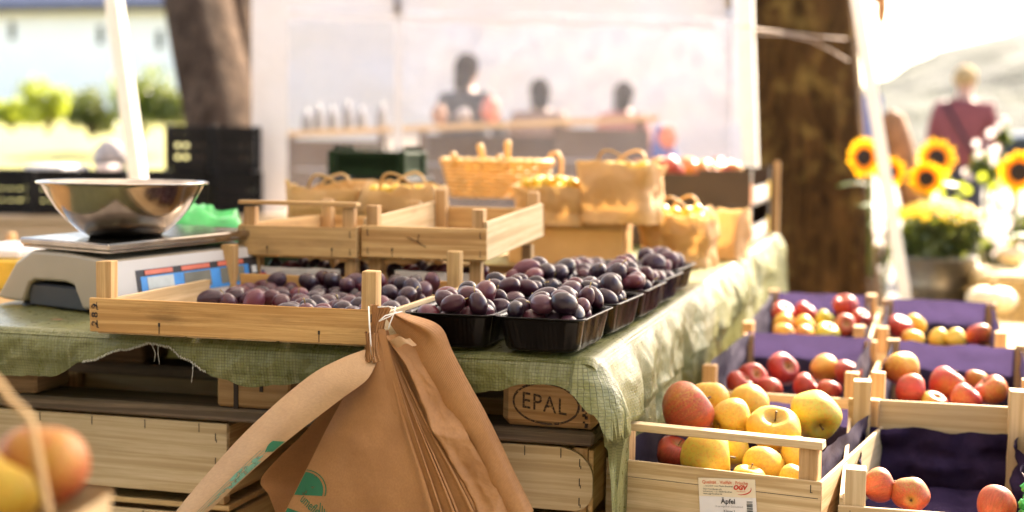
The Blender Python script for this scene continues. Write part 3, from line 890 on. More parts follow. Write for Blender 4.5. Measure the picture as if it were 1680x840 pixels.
TR = [
 # x, y, rz, label of tray, what its plums are called, plums
 (-.4880, 2.064, radians(-2), 'front right black tray heaped with plums at the table corner', 'dark plum in the front right black tray at the table corner', 28),
 (-.6300, 2.066, radians(1), 'front black tray of plums between the paper bags and the corner tray', 'dark plum in the front tray beside the hanging paper bags', 25),
 (-.4800, 2.285, radians(-3), 'second black tray of plums from the front along the right table edge', 'dark plum in the second tray along the right table edge', 26),
 (-.6260, 2.288, radians(2), 'second black tray of plums, touching the orange wood crate', 'dark plum in the second tray next to the orange crate', 23),
 (-.4760, 2.512, radians(-2), 'third black tray of plums along the right table edge', 'blue black plum in the third tray along the right table edge', 22),
 (-.6230, 2.515, radians(1), 'third black tray of plums, beside the lower right plum crate', 'blue black plum in the third tray beside the lower crate', 18),
 (-.4780, 2.735, radians(-3), 'fourth black tray of plums along the right table edge', 'large blue plum in the fourth tray along the right table edge', 18),
 (-.6230, 2.737, radians(2), 'fourth black tray of plums, beside the tilted crate', 'blue plum in the fourth tray beside the tilted crate', 12),
 (-.4860, 2.965, radians(-4), 'last black tray of plums along the table edge, in front of the paper punnets', 'sunlit blue plum in the last tray before the paper punnets', 16),
 (-.6300, 2.962, radians(1), 'last black tray of plums at the back corner of the tilted crate', 'blue plum in the last tray behind the tilted crate corner', 8),
]
for i, (x, y, rz, lab, plab, n) in enumerate(TR):
    tray(x, y, rz, lab)
    rs = random.Random(100+i)
    big = 1.0 if i < 4 else 1.12
    pos = pack((-TW/2+.012, TW/2-.012, -TD/2+.012, TD/2-.012), .030, n, (.0142*big, .0192*big), 40+i, mound=.020)
    R_ = Matrix.Rotation(rz, 3, 'Z')
    for (a, b_, c_, r) in pos:
        v = R_ @ Vector((a, b_, 0)); plum((x+v.x, y+v.y, TZ+c_), r, plab, 'plums in ' + plab.split(' in ', 1)[1], rs, .35 if i < 4 else .1)
# plums in the orange crate: heaped to the right and the back, thin on the left
rs = random.Random(55)
pos = pack((-.205, .205, -.215, .215),   .014, 108, (.0158, .0190), 9, shrink=.90, bias=lambda xs, ys: np.where(xs < -.165, .050, 0)+np.where((xs < -.165) & (ys > -.10), .02, 0)-.10*np.clip(xs+.02, 0, .2)-.12*np.clip(ys+.05, 0, .3)+.03*np.clip(-.16-ys, 0, .1))
R_ = Matrix.Rotation(radians(1), 3, 'Z')
for (a, b_, c_, r) in pos:
    v = R_ @ Vector((a, b_, 0)); plum((-.968+v.x, 2.185+v.y, TZ+c_), r, 'dark plum lying in the shallow orange wood crate', 'plums in the orange crate', rs, .25)
for (c, lab, n) in ((cB, 'dark plum inside the lower left crate under the weathered crate', 7), (cC, 'dark plum inside the lower right crate under the tilted crate', 7)):
    pos = pack((-.095, .095, -.18, -.06), .040, n, (.017, .020), 70+n)
    for (a, b_, c_, r) in pos: plum((c.location.x+a, c.location.y+b_, TZ+c_), r, lab, 'plums ' + lab[10:], rs, 0)
# ================================================================== paper bags hanging from the crate post
def paper(label, Lp, Rp, bulge, ripple, mat, n=36, rows=60, seed=0, cr=.004, rg=.004, curl=None, group='brown paper bags tied to the crate post', layers=1, prints=None):
    """a flat paper bag: left and right outlines (px, py, Y), bulge(t,s) in metres towards the street"""
    base = WY(*Lp[0])
    t = thing('paper_bag', label, 'paper bag', base, 0, group)
    def P(tt, s):
        a = catmull(Lp, tt); b = catmull(Rp, tt)
        A, B = WY(*a), WY(*b)
        p = A.lerp(B, s)
        fx_, fz_ = p.x, p.z; k_ = min(1, tt*4+.1)
        off = bulge(tt, s)+ripple(tt, s)+cr*(nz(fx_*9+seed, fz_*7, seed)+.4*nz(fx_*24, fz_*20+seed, 3))*k_-rg*(1.3*abs(nz(fx_*11+seed+fz_*5, fz_*6-fx_*3, seed+2))+.32*abs(nz(fx_*26-fz_*7, fz_*18+seed, 4))+.10*abs(nz(fx_*70+fz_*20, fz_*60, seed)))*k_
        return p+Vector((0, -off, 0))
    for ly in range(layers):
        mb = MB(); pts = []; uvs = []
        Wd = (WY(*Rp[-1])-WY(*Lp[-1])).length; Hh = (WY(*Lp[-1])-WY(*Lp[0])).length
        for i in range(rows+1):
            tt = i/rows; row = []; ur = []
            for j in range(n+1):
                s = j/n
                row.append(P(tt, s)+Vector((0, .0025*ly, 0))); ur.append((s*Wd, tt*Hh))
            pts.append(row); uvs.append(ur)
        mb.grid(pts, uvs)
        o = wbuild(mb, 'paper_front' if ly == 0 else 'paper_back', mat, t)
        if ly == 0: t_front = o
    if prints: prints(t, t_front, P)
    return t, P
inv_of = lambda t: rmat(t).inverted()
def print_on(t, part, P, shapes, mat, name='print'):
    """shapes: list of (verts(s,t), faces) laid on the paper"""
    mb = MB()
    for vs, fs in shapes: mb.add([P(v[1], v[0])+Vector((0, -.0009, 0)) for v in vs], fs, None, 0, True)
    inv = inv_of(t); mb.v = [tuple(inv @ Vector(p)) for p in mb.v]
    o = mb.build(name, mat, part); return o
def gridshape(s0, s1, t0, t1, n=8, m=8, fn=None):
    vs = []; fs = []
    for i in range(m+1):
        for j in range(n+1):
            a, b = lerp(s0, s1, j/n), lerp(t0, t1, i/m)
            vs.append(fn(j/n, i/m) if fn else (a, b))
    for i in range(m):
        for j in range(n): q = i*(n+1)+j; fs.append((q, q+1, q+n+2, q+n+1))
    return vs, fs
Y0 = 1.940
# back bag on the right
paper('smooth brown paper bag hanging rightmost and hindmost in the bundle, its top folded',
      [(632, 520, Y0+.001), (668, 575, Y0-.006), (705, 640, Y0-.008), (760, 730, Y0-.008), (800, 800, Y0-.008), (835, 860, Y0-.008)],
      [(655, 512, Y0-.002), (716, 532, Y0-.006), (741, 580, Y0-.006), (790, 672, Y0-.006), (832, 758, Y0-.006), (872, 842, Y0-.006)],
      lambda t, s: .008*sin(pi*s)*min(1, t*4)+.020*math.exp(-((s-.80)/.16)**2)*math.exp(-((t-.12)/.12)**2)-.05*max(0, s-.8)**2*4*t, lambda t, s: 0, M['kraft'], seed=3, cr=.002, rg=.006, layers=2)
# crumpled one
paper('crumpled narrow brown paper bag in the middle right of the hanging bundle',
      [(634, 548, Y0-.012), (652, 592, Y0-.016), (676, 660, Y0-.018), (715, 745, Y0-.020), (748, 810, Y0-.020), (770, 862, Y0-.020)],
      [(652, 548, Y0-.012), (694, 590, Y0-.016), (733, 652, Y0-.018), (776, 735, Y0-.018), (812, 800, Y0-.018), (850, 866, Y0-.018)],
      lambda t, s: .014*sin(pi*s)+.010*math.exp(-((s-.35)/.12)**2), lambda t, s: 0, M['kraft'], seed=8, cr=.004, rg=.026, n=90, rows=140, layers=2)
# dark one behind on the left
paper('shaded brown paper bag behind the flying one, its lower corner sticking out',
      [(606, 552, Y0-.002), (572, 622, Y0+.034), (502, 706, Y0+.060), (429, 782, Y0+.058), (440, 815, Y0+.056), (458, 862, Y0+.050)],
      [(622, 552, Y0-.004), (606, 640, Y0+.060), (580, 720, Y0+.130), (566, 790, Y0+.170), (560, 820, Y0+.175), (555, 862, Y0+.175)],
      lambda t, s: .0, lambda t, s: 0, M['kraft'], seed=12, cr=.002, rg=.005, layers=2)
# main front bag with pleats on its right third and green print low on the left
def main_print(t, part, P):
    def sec(r0, r1, a0=0.0, a1=pi/2): return gridshape(0, 1, 0, 1, 20, 8, lambda a, b: (.006+.235*sin(lerp(a0, a1, a))*lerp(r0, r1, b), .705-.090*cos(lerp(a0, a1, a))*lerp(r0, r1, b)))
    print_on(t, part, P, [sec(.0, .93), sec(1.0, 1.035), ], M['green_print'], 'print')
    vs, fs = text_mesh('umefle', .10, shear=.45, offset=.0004)
    print_on(t, part, P, [([(.150+v.x*.62, .738-v.y*.52+.22*v.x) for v in vs], fs)], M['green_print'], 'lettering')
    print_on(t, part, P, [gridshape(0, 1, 0, 1, 12, 8, lambda a, b: (.006+.235*a*(1-.25*b), .755+.035*a+.06*b)), gridshape(0, 1, 0, 1, 12, 8, lambda a, b: (.006+.13*a, .822+.03*a+.12*b))], M['green_print'], 'print')
    print_on(t, part, P, [gridshape(0, 1, 0, 1, 2, 14, lambda a, b, k=k: (.225+.022*k+.007*a-.07*b+.05*sin(b*pi), .730+.012*k+.16*b)) for k in range(4)], M['green_print'], 'print')
paper('front brown paper bag of the hanging bundle with a dark green emblem low on it',
      [(612, 540, Y0-.026), (596, 590, Y0-.038), (545, 685, Y0-.046), (505, 765, Y0-.050), (462, 850, Y0-.052), (430, 905, Y0-.052)],
      [(630, 540, Y0-.026), (640, 600, Y0-.040), (664, 690, Y0-.050), (692, 775, Y0-.056), (716, 850, Y0-.058), (730, 905, Y0-.058)],
      lambda t, s: .010*sin(pi*min(1, s*1.1))*min(1, t*2.5)+.006*math.exp(-((s-.98)/.03)**2)*t, lambda t, s: 0, M['kraft'], n=90, rows=90, seed=21, cr=.0015, rg=.0034, layers=2, prints=main_print)
# the fan of further bags behind its right edge, each a little further right
for k in range(6):
    dx = 11.5*k+(0, 4, -3, 5, -2, 3)[k]; yy = Y0-.044+.008*k
    paper('brown paper bag in the fan between the front bag and the crumpled one',
          [(620, 545, yy+.012), (630, 600, yy), (640, 690, yy-.006), (650, 775, yy-.008), (660, 850, yy-.010), (668, 905, yy-.010)],
          [(632+dx*.08, 542, yy+.012), (647+dx*.22, 600, yy+.002), (676+dx*.62, 690, yy-.002), (706+dx*1.05, 775, yy-.004), (732+dx*1.35, 850, yy-.004), (748+dx*1.6, 905, yy-.004)],
          lambda t, s: .005*s*s*min(1, t*2)+.006*math.exp(-((s-.97)/.03)**2)*t, lambda t, s: 0, M['kraft'], n=40, rows=50, seed=40+3*k, cr=.0015, rg=.003)
# flying one on the left
def fly_print(t, part, P):
    # distorted green emblem along the lower edge
    A = []
    def patch(t0, t1, s0, s1, ph):
        return gridshape(0, 1, 0, 1, 6, 14, lambda a, b: (lerp(s0, s1, a)-.05*sin(b*3+ph)*(1-a), lerp(t0, t1, b)))
    print_on(t, part, P, [patch(.615, .668, .80, .985, 1)], M['green_print'], 'print')
    print_on(t, part, P, [patch(.735, .80, .76, .83, 0), patch(.715, .83, .88, .975, .5), patch(.69, .72, .82, .90, 0)], M['green_pale'], 'print')
    vs, fs = text_mesh('umefle', .10, shear=.3)
    print_on(t, part, P, [([(.86-v.y*1.3, .78+v.x*.75) for v in vs], fs)], M['green_pale'], 'lettering')
    for k in range(3):
        print_on(t, part, P, [gridshape(0, 1, 0, 1, 1, 20, lambda a, b: (.72+.07*k+.012*a, .66+.30*b))], M['green_pale'], 'print')
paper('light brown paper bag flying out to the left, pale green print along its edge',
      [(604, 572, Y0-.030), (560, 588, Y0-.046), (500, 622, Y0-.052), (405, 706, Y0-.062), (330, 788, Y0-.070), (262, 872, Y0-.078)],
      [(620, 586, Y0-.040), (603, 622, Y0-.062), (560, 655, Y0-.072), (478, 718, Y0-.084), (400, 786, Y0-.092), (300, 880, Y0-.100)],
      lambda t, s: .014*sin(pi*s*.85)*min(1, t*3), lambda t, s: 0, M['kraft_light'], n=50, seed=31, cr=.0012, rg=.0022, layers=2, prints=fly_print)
# gathered necks and twine
mb = MB()
def gather(a, b, w0, w1, seed):
    A, B = WY(*a), WY(*b); pts = []
    for i in range(13):
        t = i/12; c = A.lerp(B, t); w = lerp(w0, w1, t)*(1-.25*sin(pi*t)); row = []
        for j in range(25):
            s = j/24-.5
            row.append(c+Vector((s*w, -.012*cos(s*pi)-.004*sin(j*2.1+seed)-.003*nz(j*.7, t*4, seed), .004*nz(s*6, t*3, seed))))
        pts.append(row)
    mb.grid(pts)
gather((627, 500, Y0-.004), (616, 560, Y0-.024), .034, .020, 1)
gather((610, 545, Y0-.034), (612, 592, Y0-.040), .020, .026, 5)
own(mb, 'paper_bag', M['kraft'], 'twisted brown paper bag neck knotted against the corner post, at the top of the bundle', 'paper bag', 'brown paper bags tied to the crate post')
mb = MB(); mb.grid([[WY(lerp(634, 672, i/10)+4*j, lerp(556, 553, i/10)+lerp(0, 12, j/3)+3*sin(i*.9), Y0-.030-.008*sin(i/10*pi)) for i in range(11)] for j in range(4)])
own(mb, 'paper_strip', M['kraft_light'], 'torn strip of brown paper folded across the neck of the crumpled bag', 'paper strip')
mb = MB()
ym = Y0-.045
mb.tube([WY(605, 503, Y0-.016), WY(606, 530, ym), WY(608, 560, ym-.004), WY(609, 583, ym-.004)], .0011, 6)
mb.tube([WY(620, 504, Y0-.020), WY(636, 503, Y0-.022), WY(650, 505, Y0-.010)], .0010, 6)
mb.tube([WY(649, 503, Y0-.012), WY(646, 515, Y0-.022), WY(640, 530, Y0-.026), WY(637, 540, Y0-.028)], .0010, 6)
mb.tube([WY(638, 503, Y0-.018), WY(650, 512, Y0-.022), WY(640, 519, Y0-.030), WY(622, 527, ym)], .0009, 6)
mb.tube([WY(622, 527, ym), WY(632, 518, Y0-.036), WY(652, 513, Y0-.024), WY(660, 511, Y0-.012)], .0009, 6)
mb.tube([WY(609, 583, ym-.004), WY(613, 588, ym-.004), WY(611, 594, ym-.004)], .0006, 5)
own(mb, 'string', M['string'], 'thin white string tying the paper bags to the crate post', 'string')

# ================================================================== scale and steel bowl
def scale():
    # local: x along the display side, -y is the display side; near corner is local (-.165,-.15)
    ang = radians(69); near = W(186, 520, 2.42); near.z = TZ
    Rz = Matrix.Rotation(ang, 3, 'Z')
    ctr = near-Rz @ Vector((-.175, -.14, 0))
    t = thing('kitchen_scale', 'beige market weighing scale with three small displays, standing left of the plum crate', 'scale', (ctr.x, ctr.y, TZ-.004), ang, None)
    t.rotation_euler = Euler((0, radians(-2.0), ang))
    # profile in y (front -.14 ... back .19), extruded along x
    prof = [(-.142, .020), (-.128, .105), (-.02, .112), (.085, .112), (.135, .088), (.20, .018), (.16, .016), (.118, .016), (.098, .050), (.080, .058), (-.005, .060), (-.030, .056), (-.052, .016), (-.10, .014)]
    xf = Matrix(((0, 0, 1, -.172), (1, 0, 0, 0), (0, 1, 0, 0), (0, 0, 0, 1)))
    mb = MB(); mb.prism(prof, .344, xf); o = mb.build('housing', M['scale_body'], t)
    bv = o.modifiers.new('soft', 'BEVEL'); bv.width = .006; bv.segments = 3; bv.limit_method = 'ANGLE'; bv.angle_limit = radians(25)
    mb = MB(); mb.box(-.165, .165, -.06, .11, .010, .052, b=.004); mb.build('underside', M['scale_dark'], t)
    for sx in (-1, 1):
        for y in (-.10, .13):
            mb = MB(); mb.lathe([(.0005, .001), (.012, .001), (.013, .004), (.010, .016), (.0005, .017)], 16, c=(sx*.15, y, 0)); mb.build('foot', M['scale_dark'], t)
    # front plate with panel (front is inclined)
    nrm = Vector((0, -.085, -.014)).normalized(); upv = Vector((0, .014, .085)).normalized()
    base = Vector((0, -.142, .020))
    def F(x, v, off): return base+Vector((x, 0, 0))+upv*v+Vector((0, -.985, .16))*off
    def quad(mb, x0, x1, v0, v1, off, m):
        a = [F(x0, v0, off), F(x1, v0, off), F(x1, v1, off), F(x0, v1, off)]; b = [F(x0, v0, off-.001), F(x1, v0, off-.001), F(x1, v1, off-.001), F(x0, v1, off-.001)]
        mb.add(a+b, [(0, 1, 2, 3), (0, 4, 5, 1), (1, 5, 6, 2), (2, 6, 7, 3), (3, 7, 4, 0)], None, m, False)
    mb = MB(); quad(mb, -.169, .169, .004, .083, .0016, 0); mb.build('front_plate', M['scale_front'], t)
    mb = MB(); quad(mb, -.120, .166, .018, .064, .0028, 0); pn = mb.build('display_panel', M['card_black'], t)
    mb = MB(); quad(mb, -.112, .140, .016, .052, .0036, 0); mb.build('panel_print', M['blue_print'], pn)
    for k, (a, b_, m) in enumerate(((-.098, -.040, 'lcd_bright'), (-.016, .046, 'lcd'), (.070, .128, 'lcd'))):
        mb = MB(); quad(mb, a, b_, .022, .050, .0044, 0); mb.build('display', M[m], pn)
        mb = MB(); quad(mb, a-.004, b_, .0545, .0625, .0044, 0); mb.build('panel_print', M['red_print'], pn)
    mb = MB(); quad(mb, .148, .160, .034, .048, .0040, 0); quad(mb, .146, .162, .024, .028, .0040, 0); mb.build('panel_print', M['white_ink'], pn)
    # weighing plate
    mb = MB(); mb.box(-.176, .176, -.135, .115, .1215, .134, b=.004); mb.box(-.172, .172, -.131, .111, .1165, .1212, b=.002); mb.build('weighing_plate', M['steel'], t)
    mb = MB(); mb.box(-.04, .04, -.04, .04, .1125, .1162, b=.001); mb.build('plate_support', M['scale_dark'], t)
    return t
sc_t = scale()
def bowl():
    r = .150; cpos = W(203, 400, 2.58)
    t = thing('steel_bowl', 'large polished stainless steel bowl standing on the scale', 'bowl', (cpos.x, cpos.y, .877), 0)
    prof = [(.0005, .0), (.052, .0), (.060, .002), (.078, .012), (.098, .030), (.117, .052), (.132, .075), (.141, .092), (.1445, .0985), (.1485, .1005), (.1505, .0985), (.1495, .0965)]
    inner = [(.1490, .1018), (.1455, .1010), (.1400, .0935), (.1305, .075), (.1155, .0525), (.0965, .0315), (.077, .0140), (.0595, .0042), (.05, .0022), (.0005, .0020)]
    mb = MB(); mb.lathe(prof+[(.1520, .0985), (.1512, .1010)]+inner, 72)
    mb.build('bowl', M['steel'], t)
bowl()
# wooden board and cover under the scale, green bag, things at the far left of the table
mb = MB(); mb.box(-1.95, -1.545, 2.06, 2.5, TZ-.030, TZ-.008, b=.003); own(mb, 'wooden_board', M['spruce_orange'], 'orange brown board showing under the left side of the scale', 'board')

def blob(c, rx, ry, rz_, seed, amp=.25, fr=3.0, n=26, m=16):
    pts = []
    for i in range(m+1):
        th = pi*i/m; row = []
        for j in range(n+1):
            ph = 2*pi*j/n; d = Vector((sin(th)*cos(ph), sin(th)*sin(ph), cos(th)))
            k = 1+amp*nz(d.x*fr+seed, d.y*fr, d.z*fr)+amp*.4*nz(d.x*fr*3+seed, d.y*fr*3, d.z*fr*3)
            row.append(Vector(c)+Vector((d.x*rx*k, d.y*ry*k, d.z*rz_*k)))
        pts.append(row)
    return pts
mb = MB(); c = W(332, 380, 3.0); mb.grid(blob((c.x, c.y, TZ+.075), .11, .10, .085, 3, .35)); own(mb, 'carrier_bag', M['green_bag'], 'bright green crumpled plastic bag behind the steel bowl', 'plastic bag')
mb = MB(); mb.box(-1.52, -1.28, 2.72, 2.95, TZ, TZ+.085, b=.004); mb.box(-1.51, -1.29, 2.73, 2.94, TZ+.0852, TZ+.095, b=.002)
own(mb, 'green_box', M['green_plastic'], 'dark green box under the bright green bag', 'box')

# ================================================================== paper punnets, baskets, fruit boxes at the back of the table
def arc(p0, p1, h, n=14, lean=(0, 0, 0)):
    p0, p1 = Vector(p0), Vector(p1)
    return [p0.lerp(p1, i/n)+Vector((0, 0, h*max(0, sin(pi*i/n))**.75))+Vector(lean)*sin(pi*i/n) for i in range(n+1)]
def punnet(label, loc, rotz, w, d, h, mat='kraft_punnet', flare=.92, handle=True, fruit=None, crump=.013, seed=0, hh=.05):
    t = thing('paper_punnet', label, 'paper bag', loc, rotz, 'paper punnets with handles')
    mb = MB(); per = []
    N = 64; R = 14; pts = []
    for i in range(R+1):
        q = i/R; k = lerp(flare, 1.0, q); row = []
        for j in range(N+1):
            a = 2*pi*(j % N)/N; ca, sa = cos(a), sin(a)
            e = 7; rr = (abs(ca)**e+abs(sa)**e)**(-1/e)
            x, y = ca*rr*w/2*k, sa*rr*d/2*k
            f = crump*(1.3*nz(x*16+seed, y*16, q*2)+.9*(.4-abs(nz(x*34, y*34+seed, q*4.5)))+.4*(.4-abs(nz(x*80, y*80+seed, q*10))))
            row.append(Vector((x+ca*f, y+sa*f, h*q*(1+.16*nz(x*12+seed, y*12, 2)+.10*nz(x*34, y*34, seed)))))
        pts.append(row)
    mb.grid(pts)
    inn = [[p*1.0+Vector((-p.x*.03, -p.y*.03, 0)) for p in row] for row in reversed(pts[3:])]
    mb.grid(inn)
    mb.add([p for p in pts[0][:-1]], [tuple(range(N-1, -1, -1))]); mb.add([p for p in inn[-1][:-1]], [tuple(range(N-1, -1, -1))])
    mb.build('paper_body', M[mat], t)
    if handle:
        for sy in (-1, 1):
            mb = MB(); y = sy*d*.42; mb.tube(arc((-w*.22, y, h-.004), (w*.24, y, h-.004), hh, lean=(0.01*sy, .02*sy, 0)), .0035, 8, flat=.8); mb.build('handle', M['wicker'], t)
    return t
def fruits(n, rect, z0, rr, seed, label, cat, group, color=None, base=(0, 0, 0), rz=0, mat='apple', mound=.02, name=None):
    pos = pack(rect, z0, n, rr, seed, mound=mound, shrink=.94); R_ = Matrix.Rotation(rz, 3, 'Z'); rs = random.Random(seed)
    for (a, b_, c_, r) in pos:
        v = R_ @ Vector((a, b_, 0)); fruit_obj((base[0]+v.x, base[1]+v.y, base[2]+c_), r, label, cat, group, rs, color, mat, name or cat)
def apple_mesh(seed, squash=.88, mat='apple'):
    rs = random.Random(seed); mb = MB(); n = 40; prof = []
    for i in range(27):
        th = pi*i/26
        r = max(0, sin(th))**.92*(1+.10*cos(th)); z = squash*cos(th)
        z -= .34*math.exp(-(th/.30)**2)*1.0 if th < 1.2 else 0
        z += .20*math.exp(-((pi-th)/.26)**2) if th > 2 else 0
        prof.append((max(r, .0005), z))
    ph = rs.uniform(0, 6)
    def fn(p, a, i):
        k = 1+.035*cos(5*a+ph)*(1-.6*p.z)+.045*cos(2*a+ph*2)+.05*cos(a+ph*3)*p.z+.02*cos(3*a+ph)
        return Vector((p.x*k, p.y*k, p.z*(1+.10*cos(a+ph))))
    mb.lathe(prof, n, fn=fn)
    return mb.mesh('apple', M[mat])
APPLE_ME = [apple_mesh(3, .90), apple_mesh(4, .84), apple_mesh(5, .96)]
_s = MB(); _s.tube([(0, 0, .50), (.02, .0, .75), (.07, .02, .98)], [.03, .028, .045], 7); ASTEM = _s.mesh('apple_stem', M['apple_stem'])
_s = MB()
for k in range(5):
    a = 2*pi*k/5; _s.tube([(.03*cos(a), .03*sin(a), -.70), (.07*cos(a), .07*sin(a), -.80), (.03*cos(a+.3), .03*sin(a+.3), -.86)], [.03, .022, .006], 5)
ACALYX = _s.mesh('apple_calyx', M['apple_stem'])
_b = MB()
def berry_mesh():
    mb = MB(); mb.lathe([(max(.0005, sin(pi*i/14)), -cos(pi*i/14)) for i in range(15)], 22); return mb.mesh('small_fruit', M['yellow_fruit'])
BERRY = berry_mesh()
def fruit_obj(loc, r, label, cat, group, rs, color=None, mat='apple', name='apple', rot=None, k=None, parts=True):
    if mat == 'berry':
        o = link_mesh(name, BERRY); o.scale = (r, r, r*.95)
    else:
        o = link_mesh(name, APPLE_ME[rs.randrange(3) if k is None else k]); o.scale = (r*.99, r*.99, r*.99)
        if parts:
            link_mesh('stem', ASTEM, o); link_mesh('calyx', ACALYX, o)
    o.location = loc
    o.rotation_euler = rot if rot else (rs.uniform(-1.2, 1.2), rs.uniform(-1.2, 1.2), rs.uniform(0, 6.3))
    if color: o.color = (*color, 1)
    return tag(o, label, cat, group)

def base_at(px, py, d, z=TZ):
    p = W(px, py, d); p.z = z; return p
# in and behind the two upper crates
p = base_at(540, 330, 3.28, .825)
punnet('open brown paper punnet with two loop handles, far left behind the weathered crate', p, radians(8), .165, .11, .130, seed=1, flare=1.05, hh=.03)
p = base_at(660, 330, 3.22, .822)
punnet('boxy brown paper punnet with thin handles, behind the gap between the two upper crates', p, radians(4), .178, .12, .135, seed=2, flare=.97, hh=.035)
fruits(16, (-.075, .075, -.045, .045), .115, (.011, .014), 3, 'small yellow plum in the boxy paper punnet behind the upper crates', 'yellow plum', 'yellow plums in the boxy punnet', None, p, radians(4), 'berry')
mb = MB(); mb.box(-1.56, -1.0, 3.12, 3.46, TZ+.001, .820, b=.003); own(mb, 'fruit_crate', M['poplar_warm'], 'low closed wood box that the two far left paper punnets stand on', 'crate')
# wicker basket on a plum crate
pc = base_at(800, 320, 4.02, TZ)
c2 = crate('plum crate at the far end of the table carrying the wicker basket', (pc.x+.0, pc.y+.02, TZ), radians(4), .40, .34, .145, (.04, .115), (.03, .11), group='slatted plum crates on the green cloth')
pos = pack((-.17, .17, -.14, .0), .078, 10, (.018, .022), 77, shrink=.92)
rs = random.Random(9)
for (a, b_, c_, r) in pos: plum((pc.x+a, pc.y+.02+b_, TZ+c_), r, 'reddish plum under the wicker basket at the far end of the table', 'plums under the wicker basket', rs, 0)
def basket(label, loc, rotz, rx, ry, h, weave=9):
    t = thing('wicker_basket', label, 'basket', loc, rotz, 'baskets at the back of the table')
    mb = MB(); NST = 36
    for k in range(weave):          # woven rounds
        q = (k+.5)/weave; s_ = lerp(.80, 1.0, q**.7); pts = []
        for j in range(145):
            a = 2*pi*j/144; wv = .0045*sin(NST/2*a+pi*k)
            pts.append(Vector(((rx*s_+wv)*cos(a), (ry*s_+wv)*sin(a), h*q)))
        mb.tube(pts, h/weave*.46, 6, caps=False)
    mb.build('weave', M['wicker'], t)
    mb = MB()
    for k in range(NST):
        a = 2*pi*k/NST; mb.tube([Vector((rx*lerp(.78, 1.0, (i/5)**.7)*cos(a), ry*lerp(.78, 1.0, (i/5)**.7)*sin(a), h*i/5)) for i in range(6)], .0032, 5)
    mb.build('stakes', M['wicker'], t)
    mb = MB(); mb.tube([Vector((rx*1.02*cos(2*pi*j/72), ry*1.02*sin(2*pi*j/72), h*1.02+.003*sin(9*j))) for j in range(73)], .0085, 8, caps=False); mb.build('rim', M['wicker'], t)
    mb = MB(); mb.lathe([(.001, .004), (.79, .004), (.80, .010), (.001, .011)], 40); mb.v = [(x*rx, y*ry, z) for x, y, z in mb.v]; mb.build('base', M['wicker'], t)
    return t
bz = .908
pb = base_at(815, 300, 3.98, bz)
bk = basket('round wicker basket with a loop handle and upright pegs, in full sun', pb, radians(5), .152, .105, .098)
mb = MB(); mb.tube([(.135, .02, .09), (.150, .02, .125), (.168, .02, .128), (.180, .02, .105), (.178, .02, .05), (.165, .02, .02)], .0055, 8); mb.build('handle', M['wicker'], bk)
for (x, h_, dx) in ((-.02, .150, -.012), (.045, .160, .0), (.02, .12, .003), (-.11, .125, .004)):
    mb = MB(); mb.tube([(x, -.085, .085), (x+dx*.5, -.085, h_-.03), (x+dx, -.085, h_-.008), (x+dx, -.085, h_)], [.008, .0085, .010, .006], 10); mb.build('peg', M['wicker'], bk)
for k in range(14):
    a = random.uniform(0, 6.28)
    fruit_obj((pb.x+.09*random.uniform(-1, 1), pb.y+.05*random.uniform(-1, 1), bz+.082), .017, 'small golden fruit inside the wicker basket', 'yellow plum', 'golden fruit in the wicker basket', random.Random(k), None, 'berry', 'yellow_plum')
# punnets of sunlit small yellow fruit to the right of the basket
for k, (px, py, d, zz, w_, lab, nf) in enumerate(((905, 345, 3.62, .855, .175, 'small paper punnet brimming with sunlit yellow plums, right of the wicker basket', 30),
                                          (1112, 430, 3.66, TZ+.001, .19, 'wide paper punnet of yellow plums standing in front of the fruit boxes', 30),)):
    p = base_at(px, py, d, zz)
    punnet(lab, p, radians(6-10*k), w_, .13, .095+.035*k, seed=11+k, flare=.93, handle=(k == 1))
    fruits(nf, (-w_*.42, w_*.42, -.05, .05), .075+.035*k, (.011, .015), 31+k, 'sunlit small yellow plum in the '+('small punnet right of the basket' if k == 0 else 'wide punnet before the fruit boxes'), 'yellow plum', 'yellow plums in the '+('small punnet' if k == 0 else 'wide punnet'), None, p, 0, 'berry', name='yellow_plum')
p = base_at(985, 412, 3.62, TZ+.001)
mb = MB(); mb.box(-.235, .06, -.10, .07, .0, .108, b=.003); t = thing('cardboard_box', 'low brown box under the big paper bag', 'box', p+Vector((0, .06, 0)), radians(3)); mb.build('box_body', M['kraft_punnet'], t)
mb = MB(); mb.box(-.237, .062, -.102, .072, .090, .1095, b=.002); mb.build('lid', M['kraft_light'], t)
p = base_at(1018, 366, 3.58, TZ+.112)
punnet('big bulging brown paper bag with two loop handles, standing on the low brown box', p, radians(-9), .190, .15, .150, 'kraft_punnet', .98, True, crump=.012, seed=23, hh=.035)
fruits(12, (-.075, .075, -.055, .055), .122, (.014, .018), 61, 'yellow plum inside the big bulging paper bag', 'yellow plum', 'yellow plums in the big paper bag', None, p, 0, 'berry', name='yellow_plum')
p = base_at(1192, 412, 3.90, TZ+.001)
punnet('plain tall paper bag at the table edge beside the dark fruit boxes', p, radians(-14), .10, .12, .135, seed=41, flare=1.0, handle=False, crump=.01)
p = base_at(930, 335, 3.95, TZ+.001)
punnet('narrow paper bag standing between the punnet of yellow plums and the big bag', p, radians(5), .11, .12, .150, seed=45, flare=.95, handle=False, crump=.008)

